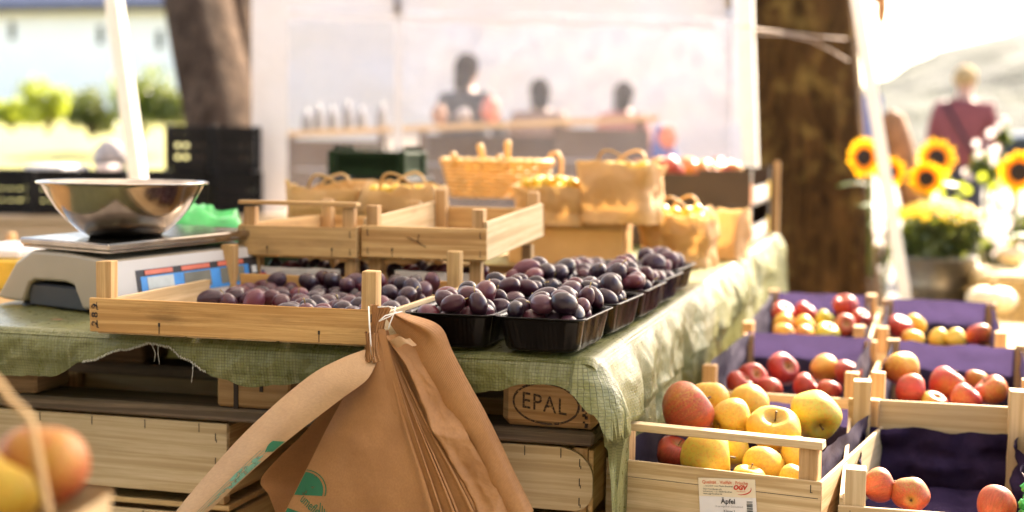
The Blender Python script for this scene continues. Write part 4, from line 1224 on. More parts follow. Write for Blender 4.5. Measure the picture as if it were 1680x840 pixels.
# dark green crate at the far end
def plastic_crate(label, loc, rotz, w, d, h, mat='crate_plastic', group='black plastic crates', slots=True, teeth=False):
    t = thing('plastic_crate', label, 'crate', loc, rotz, group)
    hw, hd, th = w/2, d/2, .006
    def side(L, nm, xf):
        mb = MB(); n = max(4, int(L/.055)); e = .018
        bars = [(0, .045), (h*.36, h*.36+.034), (h*.64, h*.64+.030), (h-.035, h)]
        for (a, b) in bars: mb.box(-L/2, L/2, -th/2, th/2, a, b, b=.001, xf=xf, axis=0)
        for k in range(n+1):
            x = lerp(-L/2+e/2, L/2-e/2, k/n); zz = 0
            for (a0, b0), (a1, b1) in zip(bars, bars[1:]): mb.box(x-e/2+.0005, x+e/2-.0005, -th/2+.0006, th/2-.0006, b0+.0002, a1-.0002, b=.0006, xf=xf)
        mb.box(-L/2-.004, L/2+.004, -th, th*.9, h+.0005, h+.012, b=.002, xf=xf, axis=0)
        if teeth:
            for k in range(9): mb.box(-L/2+L*k/9+.01, -L/2+L*(k+.55)/9, -th, th, h+.013, h+.030, b=.004, xf=xf)
        mb.build('side_wall', M[mat], t)
    side(w-.03, 'f', Matrix.Translation((0, -hd, 0))); side(w-.03, 'b', Matrix.Translation((0, hd, 0)))
    side(d-.03, 'l', Matrix.Translation((-hw, 0, 0)) @ Matrix.Rotation(pi/2, 4, 'Z')); side(d-.03, 'r', Matrix.Translation((hw, 0, 0)) @ Matrix.Rotation(pi/2, 4, 'Z'))
    for sx in (-1, 1):
        for sy in (-1, 1):
            mb = MB(); mb.box(sx*hw-.0125, sx*hw+.0125, sy*hd-.0125, sy*hd+.0125, .0005, h+.016, b=.004); mb.build('corner_post', M[mat], t)
    mb = MB(); mb.box(-hw+.014, hw-.014, -hd+.014, hd-.014, .002, .010, b=.001); mb.build('base', M[mat], t)
    return t
p = base_at(620, 285, 4.35, .955)
plastic_crate('dark green plastic crate with a notched rim, far behind the paper punnets', p, radians(2), .22, .20, .062, 'green_plastic', 'plastic crates on the far table end', teeth=True)
plastic_crate('dark plastic crate hidden below the green one at the far end of the table', p-Vector((0, 0, .202)), radians(2), .25, .25, .185, 'crate_plastic', 'plastic crates on the far table end')

# dark printed fruit boxes, two high, apples on top
def fruitbox(label, loc, rotz, w, d, h, top):
    t = thing('fruit_box', label, 'box', loc, rotz, 'printed fruit boxes')
    hw, hd, th = w/2, d/2, .006
    mb = MB(); n = .16
    mb.box(-hw, hw, -hd, -hd+th, 0, h*.86, b=.001); mb.box(-hw, -hw*.30, -hd, -hd+th, h*.862, h, b=.001); mb.box(hw*.22, hw, -hd, -hd+th, h*.862, h*.99, b=.001)
    mb.build('front_wall', M['card_brown'], t)
    mb = MB(); mb.box(-hw, hw, hd-th, hd, 0, h, b=.001); mb.build('back_wall', M['card_brown'], t)
    mb = MB(); mb.box(-hw, -hw+th, -hd+th+.001, hd-th-.001, 0, h, b=.001); mb.build('side_wall', M['card_black'], t)
    # right side: low in the middle, printed
    mb = MB(); x0, x1 = hw-th, hw
    mb.box(x0, x1, -hd+th+.001, hd-th-.001, 0, h*.52, b=.001)
    mb.box(x0, x1, -hd+th+.001, -hd+.09, h*.522, h, b=.001); mb.box(x0, x1, hd-.09, hd-th-.001, h*.522, h, b=.001)
    sw = mb.build('side_wall', M['card_black'], t)
    xo = hw+.0012
    def pr(y0, y1, z0, z1, m, nm='print'):
        mb = MB(); mb.box(hw+.0003, xo, y0, y1, z0, z1, b=.0003); mb.build(nm, M[m], sw)
    pr(-hd+.012, -hd+.075, h*.02, h*.62, 'card_orange'); pr(-hd+.13, hd-.19, h*.06, h*.46, 'card_white'); pr(hd-.15, hd-.06, h*.03, h*.60, 'card_yellow')
    for k in range(3): pr(-hd+.11, hd-.20-.03*k, h*(.10+.12*k), h*(.15+.12*k), 'ink_red')
    mb = MB(); mb.box(-hw+.001, hw-.001, -hd+.001, hd-.001, -.006, -.0005, b=.001); mb.build('base', M['card_brown'], t)
    for sx in (-1, 1):
        for sy in (-1, 1): mb = MB(); mb.box(sx*(hw-.010)-.008, sx*(hw-.010)+.008, sy*(hd-.018)-.008, sy*(hd-.018)+.008, .001, h+.010, b=.001); mb.build('corner_post', M['card_brown'], t)
    return t
fx, fy = -.628, 4.32+.385
for lv, lab in ((0, 'dark printed cardboard fruit box, lower of the two at the table end'), (1, 'dark printed cardboard fruit box, upper of the two, heaped with orange apples')):
    bp = (fx, fy, TZ+.007+lv*.122)
    fruitbox(lab, bp, radians(0), .40, .75, .108, lv)
fruits(16, (-.185, .185, -.36, .10), .052, (.040, .047), 91, 'sunlit orange apple heaped in the upper dark fruit box', 'apple', 'orange apples in the upper fruit box', (.66, .0, .1), (fx, fy, TZ+.131), 0, 'apple', mound=.03, name='apple')
fruits(7, (.05, .185, -.25, .30), .010, (.036, .042), 93, 'red and yellow apple showing at the open side of the lower fruit box', 'apple', 'apples in the lower fruit box', (.62, .1, .1), (fx, fy, TZ+.010), 0, 'apple', name='apple')
mb = MB(); mb.box(fx+.207, fx+.226, fy+.385, fy+.41, TZ+.001, TZ+.262, b=.002, axis=2); own(mb, 'wooden_stake', M['post'], 'upright wooden stake at the far corner of the printed fruit boxes', 'stake')
# ================================================================== apple crates on the right
def liner(label, cr, w, d, z0, h_, bow=.01, mat='liner', crump=.006, gap=0.0, pillow=0.0, seed=0, front=True, h_front=None):
    """folded paper lining a crate: four walls and a floor"""
    t = thing('paper_liner', label, 'paper', cr.location, 0, 'purple paper liners of the apple crates')
    t.rotation_euler = cr.rotation_euler
    mb = MB(); hw, hd = w/2, d/2; N = 26
    def wall(a, b, hh, nrm, sd):
        pts = []
        for i in range(13):
            q = i/12; row = []
            for j in range(N+1):
                s = j/N; p = Vector(a).lerp(Vector(b), s)
                hz = z0+hh*q*(1+(.06*nz(s*4, sd)+.02*nz(s*15, sd)) )
                off = crump*(nz(s*5+sd, q*4)+.6*nz(s*13, q*9, sd))*min(1, q*3)+.004+pillow*abs(sin(pi*s*3))*abs(sin(pi*(q*1.5+.1)))
                row.append(p+Vector(nrm)*off+Vector((0, 0, hz)))
            pts.append(row)
        mb.grid(pts)
    wall((-hw, hd, 0), (hw, hd, 0), h_, (0, -1, 0), seed+1)
    wall((-hw, -hd, 0), (-hw, hd, 0), h_, (1, 0, 0), seed+2)
    wall((hw, hd, 0), (hw, -hd, 0), h_, (-1, 0, 0), seed+3)
    wall((hw, -hd, 0), (-hw, -hd, 0), h_front or h_*.55, (0, 1, 0), seed+4)
    mb.grid([[Vector((lerp(-hw, hw, i/24), lerp(-hd, hd, j/30), z0+.003*nz(i*.4, j*.4, seed)+(pillow*abs(sin(pi*i/24*3))*abs(sin(pi*j/30*5)) if pillow else .002*sin(i*.9)*sin(j*.8)))) for i in range(25)] for j in range(31)])
    mb.build('paper_sheet', M[mat], t)
    return t
GA = 'wooden apple crates on the bench'
dg = radians
CA = crate('front apple crate with a printed price label, full of yellow apples', (-.214, 2.362, .448), dg(-10.0), .336, .50, .166, (.004, .122), (.006, .120), (.006, .128), mp='post', group=GA, p=.028, bar=True, fsplit=True, name='apple_crate')
CB = crate('apple crate with red apples, second in the left row right behind the yellow apples', (-.196, 3.055, .458), dg(-3), .318, .54, .166, (.004, .118), (.006, .120), (.006, .130), mp='post', group=GA, p=.026, name='apple_crate')
CC = crate('last apple crate of the left row, close to the tree trunk', (-.194, 3.665, .485), dg(-2), .300, .54, .172, (.004, .118), (.006, .120), (.006, .130), mp='post', group=GA, p=.026, pitch=dg(3.2), name='apple_crate')
CD = crate('nearly empty apple crate at the front right with crumpled dark purple paper', (.084, 2.325, .445), dg(.5), .305, .50, .164, (.004, .112), (.006, .122), (.080, .156), group=GA, p=.030, mp='poplar', pitch=dg(3.4), name='apple_crate', back_h=.192)
CE = crate('apple crate with pink and red apples, second in the right row', (.122, 2.93, .470), dg(-3), .305, .52, .176, (.004, .118), (.006, .118), (.006, .128), group=GA, p=.026, mp='post', name='apple_crate')
CF = crate('last apple crate of the right row, in front of the flower bucket', (.112, 3.60, .482), dg(-1), .300, .52, .176, (.004, .118), (.006, .118), (.006, .130), group=GA, p=.026, mp='post', pitch=dg(2), name='apple_crate')
liner('purple paper lining the front crate of yellow apples', CA, .300, .462, .030, .115, seed=1)
liner('purple paper lining the left row crate of red apples, its far edge standing high', CB, .283, .500, .040, .132, seed=5)
liner('purple paper lining the last crate of the left row', CC, .266, .500, .050, .118, seed=9)
liner('crumpled blackish purple paper slumped inside the nearly empty crate', CD, .272, .468, .008, .104, mat='liner_dark', crump=.010, pillow=.012, seed=13)
liner('purple paper lining the crate of pink and red apples', CE, .270, .484, .045, .125, seed=17)
liner('purple paper lining the last crate of the right row', CF, .266, .484, .050, .128, seed=21)
# support: two rough benches of crates and boards, down to the ground
mb = MB()
for k in range(4): mb.box(-.385+.165*k, -.228+.165*k, 2.06, 3.98, .408, .436, b=.003, jit=.001, axis=1)
bench = thing('wooden_bench', 'rough plank bench under the apple crates', 'bench', (-.06, 3.0, 0))
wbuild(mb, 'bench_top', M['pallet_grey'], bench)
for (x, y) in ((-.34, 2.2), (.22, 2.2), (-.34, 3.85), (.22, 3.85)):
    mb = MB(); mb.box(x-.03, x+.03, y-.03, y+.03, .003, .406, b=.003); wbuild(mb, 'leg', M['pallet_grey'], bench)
for (cr, hgt) in ((CA, .01), (CB, .02), (CC, .04), (CD, .008), (CE, .03), (CF, .04)):
    mb = MB()
    z1 = cr.location.z-.0015-(.016 if cr.rotation_euler.x else 0)
    for s_ in (-1, 1): mb.box(cr.location.x-.13, cr.location.x+.13, cr.location.y+s_*.17-.03, cr.location.y+s_*.17+.03, .4375, max(z1, .442), b=.001, axis=0)
    own(mb, 'wooden_batten', M['pallet'], 'wooden battens wedged under '+cr['label'].split(',')[0].split(' with ')[0].replace('nearly empty ', 'the nearly empty ') + (' of red apples' if cr is CB else ' of pink and red apples' if cr is CE else ''), 'batten')

# (px, py, diameter px, Y, red, green, russet, label, rot)
R_, O_ = (.95, .0, .05), (.62, .0, .25)
AP = [
 (1126, 672, 92, 2.300, .84, .0, .35, 'big orange red apple at the left end of the crate of yellow apples', (.6, .9, 1)),
 (1163, 655, 66, 2.43, .40, .1, .35, 'yellow apple half hidden behind the big orange red one', (.2, .5, 2)),
 (1199, 688, 66, 2.33, .30, .2, .45, 'small dull yellow apple right beside the big orange red one', (1.2, 1.0, 2)),
 (1228, 664, 66, 2.50, .28, .1, .45, 'yellow apple with its stem hollow showing, at the back of the front crate', (-.9, .2, 0)),
 (1270, 706, 86, 2.30, .26, .1, .50, 'large yellow apple in the middle of the front crate, its top in the sun', (.4, -.5, 1)),
 (1337, 681, 84, 2.38, .10, .8, .30, 'greenish yellow apple with a dark blossom end at the right of the front crate', (2.0, .35, .5)),
 (1160, 748, 94, 2.190, .18, .5, .30, 'flat yellow apple lying right behind the front board, left half of the label crate', (.3, 1.5, .3)),
 (1203, 738, 62, 2.27, .20, .5, .30, 'yellow apple with a brown blossom spot tucked behind the flat one', (1.3, 1.2, 1.6)),
 (1252, 768, 72, 2.215, .26, .1, .45, 'golden apple low in the middle of the label crate', (.2, .3, 2)),
 (1312, 752, 70, 2.25, .30, .1, .50, 'golden apple in the shade behind the right front post', (.9, .3, 1)),
 (1228, 786, 56, 2.165, .15, .2, .2, 'pale apple just peeping over the front board above the label', (.2, .1, .4)),
 (1305, 790, 56, 2.165, .15, .2, .2, 'pale sunlit apple peeping over the front board at the right post', (.2, .2, .9)),
 (1106, 745, 62, 2.26, .92, .0, .2, 'dark red apple deep in the left corner of the label crate', (.5, .2, .5)),
 (1150, 700, 60, 2.36, .5, .0, .4, 'orange apple under the big orange red one', (.5, .2, .5)),
 # second crate, left row
 (1234, 622, 50, 2.92, .98, .0, .05, 'dark red apple at the left front of the second left crate', (.8, .4, .2)),
 (1212, 632, 46, 2.88, .93, .0, .05, 'red apple lowest at the left side of the second left crate', (.8, .2, 1.2)),
 (1283, 606, 54, 3.02, 1.06, .0, .0, 'shiny deep red apple in the middle of the second left crate', (1.1, -.4, 1)),
 (1351, 606, 48, 3.08, .62, .0, .35, 'orange russet apple beside the shiny deep red one', (1.3, .3, 2)),
 (1390, 612, 46, 3.02, .92, .0, .1, 'red apple at the right side of the second left crate', (.3, .3, .5)),
 (1321, 634, 46, 2.92, .98, .0, .05, 'red apple low in front of the orange russet one', (.5, .9, .5)),
 (1262, 640, 44, 2.88, .90, .0, .05, 'red apple low at the front between the dark ones, second left crate', (.2, .1, 2)),
 (1360, 642, 40, 2.87, .88, .0, .05, 'red apple low at the front board right of the middle, second left crate', (.2, .6, 1)),
 # third crate, left row
 (1284, 514, 40, 3.62, .90, .05, .0, 'red apple highest at the left of the last left crate', (.6, .3, .3)),
 (1320, 514, 36, 3.66, 1.0, .0, .0, 'crimson apple behind the yellow red ones, last left crate', (.4, .3, .8)),
 (1287, 532, 40, 3.54, .62, .3, .0, 'apple with a pale yellow cheek in the left column of the last left crate', (.5, 1.2, .3)),
 (1285, 550, 40, 3.46, .66, .2, .0, 'red yellow apple nearest at the left front of the last left crate', (.5, 1.2, 1.3)),
 (1320, 536, 36, 3.54, .58, .3, .0, 'yellow red apple second in the middle column of the last left crate', (.5, 1.2, 2.3)),
 (1319, 551, 38, 3.46, .66, .3, .0, 'yellow red apple at the front of the middle column, last left crate', (.5, 1.0, 3.3)),
 (1357, 547, 40, 3.47, .05, 1.0, .0, 'yellow green apple at the front of the last left crate', (.5, .2, .3)),
 (1353, 524, 30, 3.60, .10, 1.0, .0, 'small green apple behind the yellow green one', (.5, .2, 1.3)),
 (1386, 502, 42, 3.66, .92, .05, .0, 'big red apple on top at the right of the last left crate', (.4, -.3, .3)),
 (1386, 535, 38, 3.52, .80, .05, .2, 'brownish red apple with its stem hollow to the front', (1.2, .2, .2)),
 (1412, 524, 32, 3.58, .90, .0, .1, 'dark red apple in the right corner of the last left crate', (.4, .2, .2)),
 # nearly empty crate
 (1442, 795, 58, 2.150, .84, .9, .4, 'red and green apple at the left front of the nearly empty crate', (.4, 1.2, .5)),
 (1494, 812, 60, 2.135, .80, 1.0, .4, 'red apple with a green cheek, beside the left one in the nearly empty crate', (.4, 1.4, 2)),
 (1634, 830, 66, 2.140, .95, .5, .4, 'dark red apple alone at the right of the nearly empty crate', (.5, .3, 2)),
 # second crate right row
 (1479, 606, 60, 2.86, .62, .2, .0, 'yellow apple with a pink cheek at the left back of the second right crate', (.3, .9, 2.6)),
 (1494, 640, 58, 2.77, .86, .2, .05, 'red apple with its yellow blossom end turned right, second right crate', (.2, 1.6, .2)),
 (1553, 632, 62, 2.83, .80, .1, .0, 'large pink red apple in the middle of the second right crate', (.5, -.4, 2)),
 (1602, 624, 38, 2.96, .70, .1, .0, 'small pink apple at the back of the second right crate', (.5, .2, 2)),
 (1626, 642, 56, 2.80, .78, .2, .1, 'red yellow apple showing its stem hollow at the right of the second right crate', (-.5, .2, 2)),
 (1584, 655, 50, 2.745, .86, .1, .0, 'red apple nearest the front in the second right crate', (.5, .2, 1)),
 (1532, 664, 46, 2.745, .66, .4, .0, 'yellow red apple low at the front of the second right crate', (.5, .2, .4)),
 # last crate right row
 (1476, 536, 42, 3.49, 1.0, .0, .0, 'dark red apple at the left of the last right crate', (.5, .2, .4)),
 (1502, 534, 36, 3.55, .34, .2, .0, 'yellow apple beside the dark red one in the last right crate', (.5, .2, 1.4)),
 (1497, 558, 38, 3.43, .55, .2, .0, 'peach coloured apple low at the front of the last right crate', (.5, .2, 2.4)),
 (1540, 556, 38, 3.50, .10, .3, .1, 'yellow apple left of the other yellow one in the last right crate', (.5, 1.5, .4)),
 (1568, 558, 36, 3.48, .12, .3, .1, 'yellow apple in the middle of the last right crate', (.5, 1.2, .9)),
 (1607, 550, 42, 3.50, .72, .1, .1, 'red yellow apple at the right of the last right crate', (.5, .2, 3.4)),
]
for i, (px, py, dp, y, r, g, ru, lab, rot) in enumerate(AP):
    p = WY(px, py, y); rad = dp/2*WD(p)/FPX
    fruit_obj(p, rad/.99, lab, 'apple', 'apples in the wooden crates', random.Random(i), (r, g, ru), 'apple', 'apple', rot, i % 3)

# ------------------------------------------------------------------ price label on the front crate
def label_card():
    fp = [c for c in CA.children if c.name.startswith('front_panel')][0]
    t = thing('price_label', 'white and cream paper label with red and black print stapled to the front apple crate', 'label', CA.location, 0)
    t.rotation_euler = CA.rotation_euler
    # local frame on the front board: x right, z up, tilted a little
    W_, H_ = .088, .098
    c0 = Vector((.030, -.2508, .0625)); ta = radians(4.5)
    def Q(x, y, o=0): return c0+Vector((x*cos(ta)-y*sin(ta), -o, x*sin(ta)+y*cos(ta)))
    def rect(mb, x0, x1, y0, y1, o, m=0):
        mb.add([Q(x0, y0, o), Q(x1, y0, o), Q(x1, y1, o), Q(x0, y1, o), Q(x0, y0, o-.0003), Q(x1, y0, o-.0003), Q(x1, y1, o-.0003), Q(x0, y1, o-.0003)], [(0, 1, 2, 3), (0, 4, 5, 1), (1, 5, 6, 2), (2, 6, 7, 3), (3, 7, 4, 0)], None, m, False)
    mb = MB(); rect(mb, -W_/2, W_/2, -H_/2, H_/2, .0012); pc = mb.build('card', M['paper_white'], t)
    mb = MB(); rect(mb, -W_/2, W_/2, H_/2-.0275, H_/2, .0016); mb.build('header', M['label_cream'], pc)
    def tx(s, x, y, size, mat, align='LEFT', sh=0, off=0.0):
        vs, fs = text_mesh(s, size, align, 0, sh, off)
        mb = MB(); mb.add([Q(x+v.x, y+v.y, .0021) for v in vs], fs, None, 0, False); mb.build('lettering', M[mat], pc)
    top = H_/2
    tx('Qualität . Vielfalt . Frische', -W_/2+.006, top-.006, .0068, 'ink_orange', off=.0001)
    tx('...natürlich vom Markt Bruchsal', -W_/2+.008, top-.0115, .0036, 'ink_black', sh=.2)
    tx('OGV Nordbaden eG', -W_/2+.007, top-.0165, .0034, 'ink_black')
    tx('Industriestr. 1-3, 76646 Bruchsal', -W_/2+.007, top-.0200, .0034, 'ink_black')
    tx('www.ogv-bruchsal.de', -W_/2+.007, top-.0235, .0034, 'ink_black')
    tx('OGV', W_/2-.024, top-.0130, .0092, 'ink_red', 'CENTER', .25, .0006)
    tx('Nordbaden', W_/2-.022, top-.0185, .0030, 'ink_orange', 'CENTER')
    mb = MB(); pts = [[Q(W_/2-.022+(.0160-(.0006+.0013*sin(pi*i/16))*j)*cos(a), top-.0145+(.0095-(.0006+.0013*sin(pi*i/16))*j)*sin(a), .0021) for i, a in enumerate([radians(lerp(-110, 15, k/16)) for k in range(17)])] for j in range(2)]
    mb.grid(pts); mb.build('logo', M['ink_red'], pc)
    tx('Äpfel', .001, top-.0345, .0105, 'ink_black', 'CENTER', 0, .0002)
    tx('Ursprungsland: Deutschland', .002, top-.0420, .0038, 'ink_grey', 'CENTER')
    tx('Klasse I', .002, top-.0490, .0056, 'ink_black', 'CENTER')
    tx('Sorte: Boskoop', .002, top-.0580, .0080, 'ink_black', 'CENTER')
    mb = MB(); y = top-.033; rs = random.Random(4)
    while y > -H_/2+.006:
        h_ = rs.choice((.0005, .0009, .0014)); rect(mb, W_/2-.0145, W_/2-.0055, y-h_, y, .0021); y -= h_+rs.choice((.0006, .001, .0016))
    mb.build('barcode', M['ink_black'], pc)
label_card()

# green tag at the very right edge
p = W(1686, 812, 2.05)
mb = MB()
for k in range(4): mb.grid(blob(p+Vector((.004*sin(k*2), 0, -.012*k+.01)), .009, .008, .008, k, .4))
t = own(mb, 'plastic_clip', M['green_bag'], 'small bright green plastic clip on the right wall of the nearly empty crate', 'clip')
mb = MB()
for k in range(9): mb.tube([(0, 0, .045), (.004*cos(k), -.003, .054), (.010*cos(k*1.3), .006*sin(k*2), .066)], .0007, 4)
mb.build('bristles', M['sack'], t)

# ------------------------------------------------------------------ foreground basket with apples, lower left, close to the camera
fc = W(40, 820, 1.06)
t = thing('splint_basket', 'out of focus pale basket with a splint handle in the front left corner, apples inside', 'basket', (fc.x, fc.y, fc.z-.075), radians(10), None)
mb = MB(); N = 40; pts = []
for i in range(7):
    q = i/6; k = lerp(.85, 1.0, q); pts.append([Vector((cos(2*pi*j/N)*.055*k*(abs(cos(2*pi*j/N))**6+abs(sin(2*pi*j/N))**6)**(-1/6), sin(2*pi*j/N)*.05*k*(abs(cos(2*pi*j/N))**6+abs(sin(2*pi*j/N))**6)**(-1/6), .075*q)) for j in range(N+1)])
mb.grid(pts); mb.add(pts[0][:-1], [tuple(range(N-1, -1, -1))]); mb.build('basket_wall', M['poplar'], t)
mb = MB()
a, b_, c_, d_ = W(-40, 560, 1.05), W(18, 655, 1.05), W(54, 700, 1.05), W(72, 800, 1.06)
inv = rmat(t).inverted()
path = [inv @ Vector(q) for q in (W(-130, 600, 1.05), W(-70, 570, 1.05), W(-10, 620, 1.05), b_, W(46, 683, 1.05), W(55, 710, 1.05), d_, W(82, 850, 1.06))]
mb.tube([Vector(catmull([tuple(p) for p in path], i/40)) for i in range(41)], .0052, 8, flat=.45); mb.build('handle', M['poplar_warm'], t)
fruit_obj(W(70, 762, 1.10), .0335, 'blurred pink and yellow apple in the basket at the front left corner', 'apple', 'apples in the front left basket', random.Random(2), (.73, .1, .0), 'apple', 'apple', (.3, .5, 2.2), 0)
fruit_obj(W(5, 800, 1.08), .030, 'blurred yellow apple at the very left edge of the front basket', 'apple', 'apples in the front left basket', random.Random(3), (.15, .2, .0), 'apple', 'apple', (.3, .5, 1), 1)
p = Vector((fc.x, fc.y, 0))
mb = MB(); mb.box(p.x-.25, p.x+.12, p.y-.15, p.y+.15, fc.z-.105, fc.z-.078, b=.003); own(mb, 'wooden_shelf', M['poplar_warm'], 'wooden shelf under the blurred front basket', 'shelf')
mb = MB(); mb.box(p.x-.2, p.x+.06, p.y-.1, p.y+.1, .003, fc.z-.107, b=.003, axis=2); own(mb, 'wooden_stand', M['pallet'], 'wooden stand carrying the shelf in the front left corner', 'stand')
# ================================================================== ground, hill, lawn
def ground():
    mb = MB(); n = 60; pts = []
    xs = [-900, -400, -150, -60]+[lerp(-30, 30, i/24) for i in range(25)]+[60, 150, 400, 900]
    ys = [-300, -60, -10]+[lerp(-4, 40, i/22) for i in range(23)]+[60, 120, 300, 1200]
    mb.grid([[Vector((x, y, 0)) for x in xs] for y in ys])
    o = mb.build('ground', M['ground']); o['kind'] = 'structure'
ground()
def lawn():
    mb = MB(); pts = []
    for j in range(25):
        q = j/24; row = []
        for i in range(41):
            x = lerp(-26, -4.0, i/40); y = lerp(12, 34, q)
            z = .02+1.75*(q**.8)*(1-.0*i/40)+.06*nz(x*.5, y*.5)
            if i == 40: z = .004
            row.append(Vector((x-2.6*q*2, y, z)))
        pts.append(row)
    mb.grid(pts); o = mb.build('lawn', M['lawn']); o['kind'] = 'structure'
lawn()
def hillm():
    b = NB('wooded_hill'); o = b.obj()
    n1 = b.noise(o, .045, 6, .6); n2 = b.noise(o, .16, 4, .6)
    c = b.ramp(n1, [(.35, (.007, .013, .006)), (.55, (.018, .026, .010)), (.7, (.040, .044, .016))])
    c = b.mix(b.ramp(n2, [(.4, .6), (.6, 0)]), c, (.008, .013, .012))
    b.pbr(Base_Color=c, Roughness=.95, Normal=b.bump(n2, 1.0, 3)); return b.mat
M['hill'] = hillm()
def hill():
    mb = MB(); pts = []
    for j in range(50):
        q = j/49; row = []
        for i in range(100):
            s = i/99; x = lerp(-520, 420, s); y = lerp(300, 620, q)
            ridge = 40*math.exp(-((x-45)/70)**2)+30*math.exp(-((x-250)/150)**2)+14*math.exp(-((x+300)/200)**2)
            z = ridge*(sin(min(1, q*1.35)*pi/2))*1.0+3.4*nz(x*.05, y*.05)+2.4*nz(x*.14, y*.14, 5)+1.6*nz(x*.33, y*.33, 9)-1.5
            row.append(Vector((x, y, max(-1.0, z if q > .02 else -1))))
        pts.append(row)
    mb.grid(pts); o = mb.build('hill', M['hill']); o['kind'] = 'structure'
hill()

# ================================================================== foliage helper
def leaves(mb, centre, rx, ry, rz_, n, size, rs, shell=.5, m=0, clump=6):
    cl = []
    for k in range(clump):
        d = Vector((rs.gauss(0, 1), rs.gauss(0, 1), rs.gauss(0, 1))).normalized(); cl.append((Vector((d.x*rx, d.y*ry, d.z*rz_))*rs.uniform(.25, .8), rs.uniform(.35, .6)))
    for i in range(n):
        c, k = cl[rs.randrange(clump)]
        d = Vector((rs.gauss(0, 1), rs.gauss(0, 1), rs.gauss(0, 1))).normalized()*rs.uniform(shell, 1)*k
        p = Vector(centre)+c+Vector((d.x*rx, d.y*ry, d.z*rz_))
        a = Euler((rs.uniform(0, 6), rs.uniform(0, 6), rs.uniform(0, 6))).to_matrix(); s_ = size*rs.uniform(.6, 1.3)
        vs = [p+a @ Vector(v)*s_ for v in ((-.5, 0, 0), (0, -.28, .05), (.5, 0, 0), (0, .28, .05))]
        mb.add(vs, [(0, 1, 2, 3)], None, m, False)
def bush(label, base, rx, ry, h, n, size, mat, seed, group='bushes at the edge of the lawn'):
    rs = random.Random(seed)
    t = thing('bush', label, 'bush', base, 0, group)
    mb = MB(); leaves(mb, (0, 0, h*.55), rx, ry, h*.5, n, size, rs, .5, clump=12); mb.build('foliage', M[mat], t)
    mb = MB()
    for k in range(5): mb.tube([(0, 0, 0), (rx*.3*rs.uniform(-1, 1), ry*.3*rs.uniform(-1, 1), h*.3), (rx*.6*rs.uniform(-1, 1), ry*.6*rs.uniform(-1, 1), h*.7)], [.03, .02, .008], 6)
    mb.build('stem', M['bark_grey'], t)
    return t
p = W(76, 165, 20); bush('bright yellow green shrub glowing in the sun before the white house', (p.x, p.y, 1.15), .44, .44, .78, 1100, .085, 'leaf_lime', 3)
p = W(150, 178, 23); bush('low dull green shrub right of the yellow green one', (p.x, p.y, 1.1), .65, .5, .82, 1200, .11, 'leaf_dark', 4)
p = W(232, 165, 23); bush('dark green shrub behind the left white tent pole', (p.x, p.y, 1.1), .5, .5, 1.15, 1100, .11, 'leaf', 5)
p = W(285, 182, 23); bush('dull green shrub at the foot of the leaning grey tree', (p.x, p.y, 1.1), .55, .5, .85, 1000, .11, 'leaf_dark', 6)
p = W(20, 182, 24); bush('pale green shrub at the left edge in front of the white house', (p.x, p.y, 1.2), .6, .5, .6, 700, .11, 'leaf_lime', 7)

# ================================================================== white house with blue grey roof
def house():
    d = 36; a = W(-160, 200, d); b_ = W(470, 60, d)
    t = thing('white_house', 'long white rendered house with a dark blue grey roof and narrow windows beyond the lawn', 'house', (a.x, a.y+1.5, 0))
    x0, x1 = a.x-4, b_.x+3; y0 = max(a.y, b_.y)+.5; ze = (CAM+(W(200, 6, d)-CAM)*(y0/W(200, 6, d).y)).z
    mb = MB(); mb.box(x0, x1, y0, y0+7, 0, ze, b=.02); wbuild(mb, 'wall', M['render_white'], t)
    mb = MB()
    rows = [[Vector((x, y0-.45+4*q, ze-.06+2.4*q)) for x in (x0-.4, x1+.4)] for q in (0, 1)]
    mb.grid(rows); mb.grid([[Vector((x, y0+7.45-4*q, ze-.06+2.4*q)) for x in (x0-.4, x1+.4)] for q in (0, 1)], flip=True)
    mb.box(x0-.4, x1+.4, y0-.46, y0-.40, ze-.20, ze-.02, b=.01)
    wbuild(mb, 'roof', M['roof_slate'], t)
    for (px, py) in ((165, 57), (262, 65), (20, 50)):
        c = W(px, py, d); c = CAM+(c-CAM)*((y0-.001)/c.y)
        mb = MB(); mb.box(c.x-.09, c.x+.09, y0-.03, y0+.02, c.z-.24, c.z+.24, b=.01, axis=2); w_ = wbuild(mb, 'window', M['window_dark'], t)
        mb = MB(); mb.box(c.x-.12, c.x+.12, y0-.06, y0-.031, c.z-.29, c.z-.245, b=.01); f = wbuild(mb, 'window_sill', M['render_white'], t)
house()

